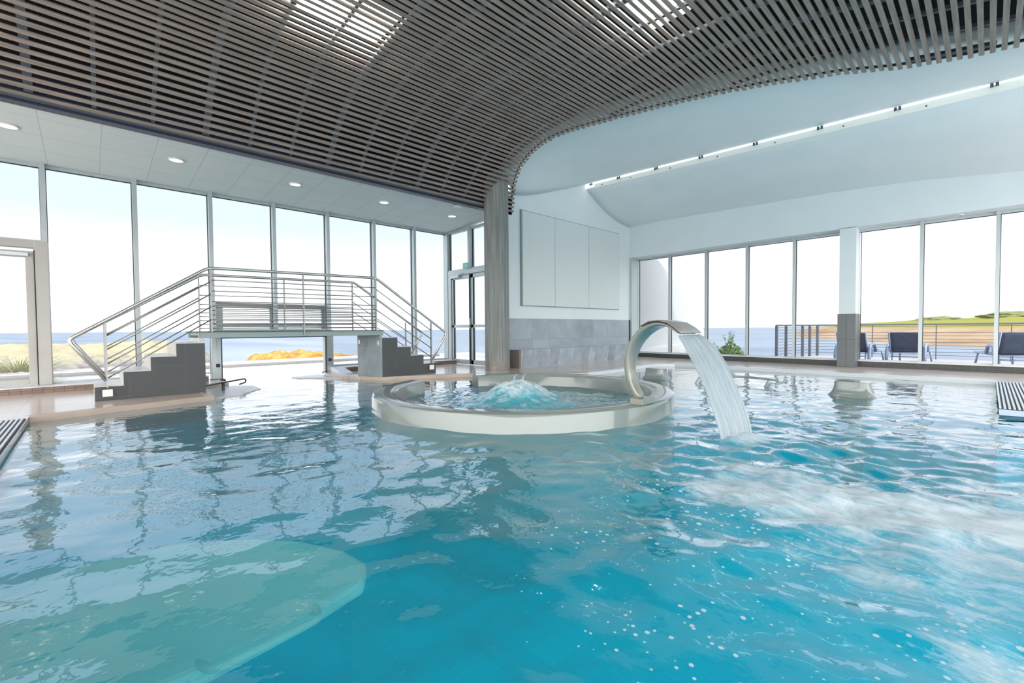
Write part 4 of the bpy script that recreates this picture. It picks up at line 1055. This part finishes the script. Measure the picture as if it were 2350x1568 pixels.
# bushes
def bush(nm, c, n, rx, h, lab, m_):
    bm = NB()
    for i in range(n):
        th = random.uniform(0, 2 * PI); rr = math.sqrt(random.random()); hh = random.random()
        p = Vector((c[0] + rr * rx * math.cos(th) * (1 - hh * .4), c[1] + rr * rx * math.sin(th) * (1 - hh * .5), c[2] + h * hh * (1 - .35 * rr)))
        s = random.uniform(.03, .065); d = Vector((random.uniform(-1, 1), random.uniform(-1, 1), random.uniform(-.2, 1))).normalized(); e = d.orthogonal().normalized()
        q = [p - d * s, p + e * s * .45, p + d * s, p - e * s * .45]; bm.faces.new([bm.verts.new(k) for k in q])
    b = thing(nm, c, lab, 'bush')
    obj('foliage', bm, m_, parent=b)
    for k in range(9):
        a = random.uniform(0, 2 * PI); r_ = random.uniform(0, rx * .8); bm = NB(); e = Vector((c[0] + r_ * math.cos(a), c[1] + r_ * math.sin(a), c[2] + h * random.uniform(.9, 1.35)))
        tube(bm, [Vector(c), Vector(c).lerp(e, .5) + Vector((0, 0, .1)), e], [.012, .009, .003], 5)
        for j in range(12):
            p = Vector(c).lerp(e, random.uniform(.7, 1.0)) + Vector((random.uniform(-.04, .04), random.uniform(-.04, .04), 0)); s = .035
            d = Vector((random.uniform(-1, 1), random.uniform(-1, 1), random.uniform(0, 1))).normalized(); q_ = d.orthogonal().normalized()
            bm.faces.new([bm.verts.new(k_) for k_ in (p - d * s, p + q_ * s * .4, p + d * s, p - q_ * s * .4)])
        obj('stem', bm, m_, parent=b)
bush('leafy_bush', (14.1, 5.35, -.25), 1500, .62, .85, 'bright green leafy bush outside the window right of the waterfall', M['leaf'])
tuft('spiky_plant', (13.9, 6.05, -.25), 90, .72, .8, 'dark spiky plant at the foot of the white buttress', M['leaf2'], 'plant', spread=.75, bw=.02)
# loungers
def lounger():
    o = thing('sun_lounger', (0, 0, 0), 'x', 'sun lounger', 'navy sling loungers on the terrace')
    hw = .29
    bm = NB(); g = []
    for i in range(9):
        t = i / 8; x = -.50 + .20 * t * .0 + .42 * (t - 0) * -0.55; z = .30 + .50 * t
        g.append([bm.verts.new((x, -hw + 2 * hw * k / 6, z + .01 * math.sin(PI * k / 6))) for k in range(7)])
    for i in range(8):
        for k in range(6): bm.faces.new((g[i][k], g[i + 1][k], g[i + 1][k + 1], g[i][k + 1]))
    b = obj('backrest', bm, M['sling'], parent=o, smooth=True); b.modifiers.new('so', 'SOLIDIFY').thickness = .02
    bm = NB(); box(bm, -.50, .95, -hw, hw, .30, .325); obj('seat', bm, M['sling'], parent=o, bevel=.008)
    for s in (-1, 1):
        bm = NB(); tube(bm, rounded([(-.74, s * (hw + .02), .82), (-.50, s * (hw + .02), .30), (.98, s * (hw + .02), .31)], .05), .022, 8); obj('side_rail', bm, M['loungef'], parent=o, smooth=True)
        bm = NB()
        pts = rounded([(-.62, s * (hw + .075), .0), (-.64, s * (hw + .08), .28), (-.52, s * (hw + .075), .50), (-.20, s * (hw + .075), .52), (.0, s * (hw + .06), .33)], .10)
        tube(bm, pts, .036, 8); obj('armrest', bm, M['loungef'], parent=o, smooth=True)
        bm = NB(); tube(bm, [(.72, s * (hw + .02), .31), (.85, s * (hw + .04), .0)], .022, 8); obj('leg', bm, M['loungef'], parent=o, smooth=True)
        bm = NB(); tube(bm, [(-.50, s * (hw - .02), .31), (-.58, s * (hw - .02), .0)], .018, 8); obj('leg', bm, M['loungef'], parent=o, smooth=True)
    bm = NB(); tube(bm, [(-.60, -hw, .20), (-.60, hw, .20)], .014, 8); tube(bm, [(-.70, -hw, .30), (-.70, hw, .30)], .014, 8); obj('cross_bar', bm, M['loungef'], parent=o, smooth=True)
    return o
l0 = lounger()
spots = [((15.2, 2.40), -.10, 'navy sling lounger on the terrace, partly hidden by the tiled pillar'),
         ((15.7, 1.42), -.05, 'navy sling lounger on the terrace behind the first mullion right of the pillar'),
         ((15.6, -.30), .25, 'navy sling lounger on the terrace at the far right edge of the view')]
for i, (p, a, lab) in enumerate(spots):
    o = l0 if i == 0 else copy_tree(l0)
    o.location = (p[0], p[1], .0); o.rotation_euler = (0, 0, a); o['label'] = lab
# distant coast
def coastf(x, y):
    ang = y / x; r = math.hypot(x, y)
    top = lerp([(-.9, 6.5), (-.1, 4.2), (.05, 3.4), (.12, 2.3), (.18, 1.2), (.235, -.2), (.26, -3.4)], ang)
    near = lerp([(-.9, 92), (0, 108), (.1, 120), (.18, 150), (.26, 190)], ang)
    e = sm(near, near + 45, r) * .35 + sm(near + 30, near + 110, r) * .65
    return -3.3 + (top + 3.3) * e + (noise.noise(Vector((x * .05, y * .05, 1))) * 1.2 + noise.noise(Vector((x * .2, y * .2, 5))) * .4) * e
bm = field(85, 300, 90, -190, 80, 110, coastf)
tag(obj('coastline', bm, M['coast'], smooth=True), 'far headland of yellow scrub and beige rock beyond the terrace', 'coast')
for i, (x, y, s, nm) in enumerate(((215, 12, 2.6, 'left'), (205, -5, 3.0, 'middle'), (196, -21, 3.6, 'right'))):
    bm = NB(); bmesh.ops.create_icosphere(bm, subdivisions=4, radius=1)
    for v_ in bm.verts:
        n_ = 1 + .35 * noise.noise(v_.co * 2.2 + Vector((i * 5, 0, 0))) + .15 * noise.noise(v_.co * 6)
        v_.co = Vector((x + v_.co.x * s * n_, y + v_.co.y * s * 2.4 * n_, coastf(x, y) + .3 + max(-.4, v_.co.z) * s * .42 * n_))
    tag(obj('far_shrub', bm, M['scrub'], origin=(x, y, coastf(x, y))), 'dark green shrub on the far headland, %s of the three on its skyline' % nm, 'shrub', 'shrubs on the headland')

# ------------------------------------------------------------------ world & sun
w = bpy.data.worlds.new('world'); SC.world = w; w.use_nodes = True; nt = w.node_tree; N = nt.nodes; L = nt.links; N.clear()
tc = N.new('ShaderNodeTexCoord'); sp_ = N.new('ShaderNodeSeparateXYZ'); L.new(tc.outputs['Generated'], sp_.inputs[0])
cr = N.new('ShaderNodeValToRGB'); e = cr.color_ramp.elements
e[0].position = 0; e[0].color = (.84, .85, .86, 1); e[1].position = 1; e[1].color = (.40, .50, .62, 1)
for p, c in ((.07, (.76, .78, .80)), (.20, (.47, .525, .61)), (.42, (.42, .51, .66))):
    q = e.new(p); q.color = (*c, 1)
L.new(sp_.outputs[2], cr.inputs[0])
# sky on the sun side (behind the camera) is brighter than over the sea
dt = N.new('ShaderNodeVectorMath'); dt.operation = 'DOT_PRODUCT'; dt.inputs[1].default_value = (-.64, -.68, .35); L.new(tc.outputs['Generated'], dt.inputs[0])
mr = N.new('ShaderNodeMapRange'); mr.interpolation_type = 'SMOOTHSTEP'; mr.inputs['From Min'].default_value = -.1; mr.inputs['From Max'].default_value = .8
mr.inputs['To Min'].default_value = 1.0; mr.inputs['To Max'].default_value = 3.9; L.new(dt.outputs['Value'], mr.inputs['Value'])
wm = N.new('ShaderNodeMix'); wm.data_type = 'RGBA'
mr2 = N.new('ShaderNodeMapRange'); mr2.inputs['From Min'].default_value = 1; mr2.inputs['From Max'].default_value = 3; L.new(mr.outputs[0], mr2.inputs['Value'])
L.new(mr2.outputs[0], wm.inputs['Factor']); L.new(cr.outputs[0], wm.inputs[6]); wm.inputs[7].default_value = (.64, .635, .62, 1)
bg = N.new('ShaderNodeBackground'); L.new(wm.outputs[2], bg.inputs[0]); L.new(mr.outputs[0], bg.inputs[1])
ou = N.new('ShaderNodeOutputWorld'); L.new(bg.outputs[0], ou.inputs[0])
sun = bpy.data.lights.new('sun', 'SUN'); sun.energy = 1.2; sun.angle = math.radians(.8); sun.color = (1, .96, .88)
so = bpy.data.objects.new('sun', sun); COL.objects.link(so)
so.rotation_euler = Vector((.45, .50, -.95)).to_track_quat('-Z', 'Y').to_euler()

vs = SC.view_settings; SC.display_settings.display_device = 'sRGB'
vs.view_transform = 'Standard'; vs.look = 'None'; vs.gamma = 1; vs.exposure = 1.2; vs.use_curve_mapping = False
cy = SC.cycles; cy.max_bounces = 10; cy.diffuse_bounces = 5; cy.glossy_bounces = 4; cy.transparent_max_bounces = 20; cy.transmission_bounces = 6
cy.sample_clamp_indirect = 6; cy.caustics_reflective = False; cy.caustics_refractive = False
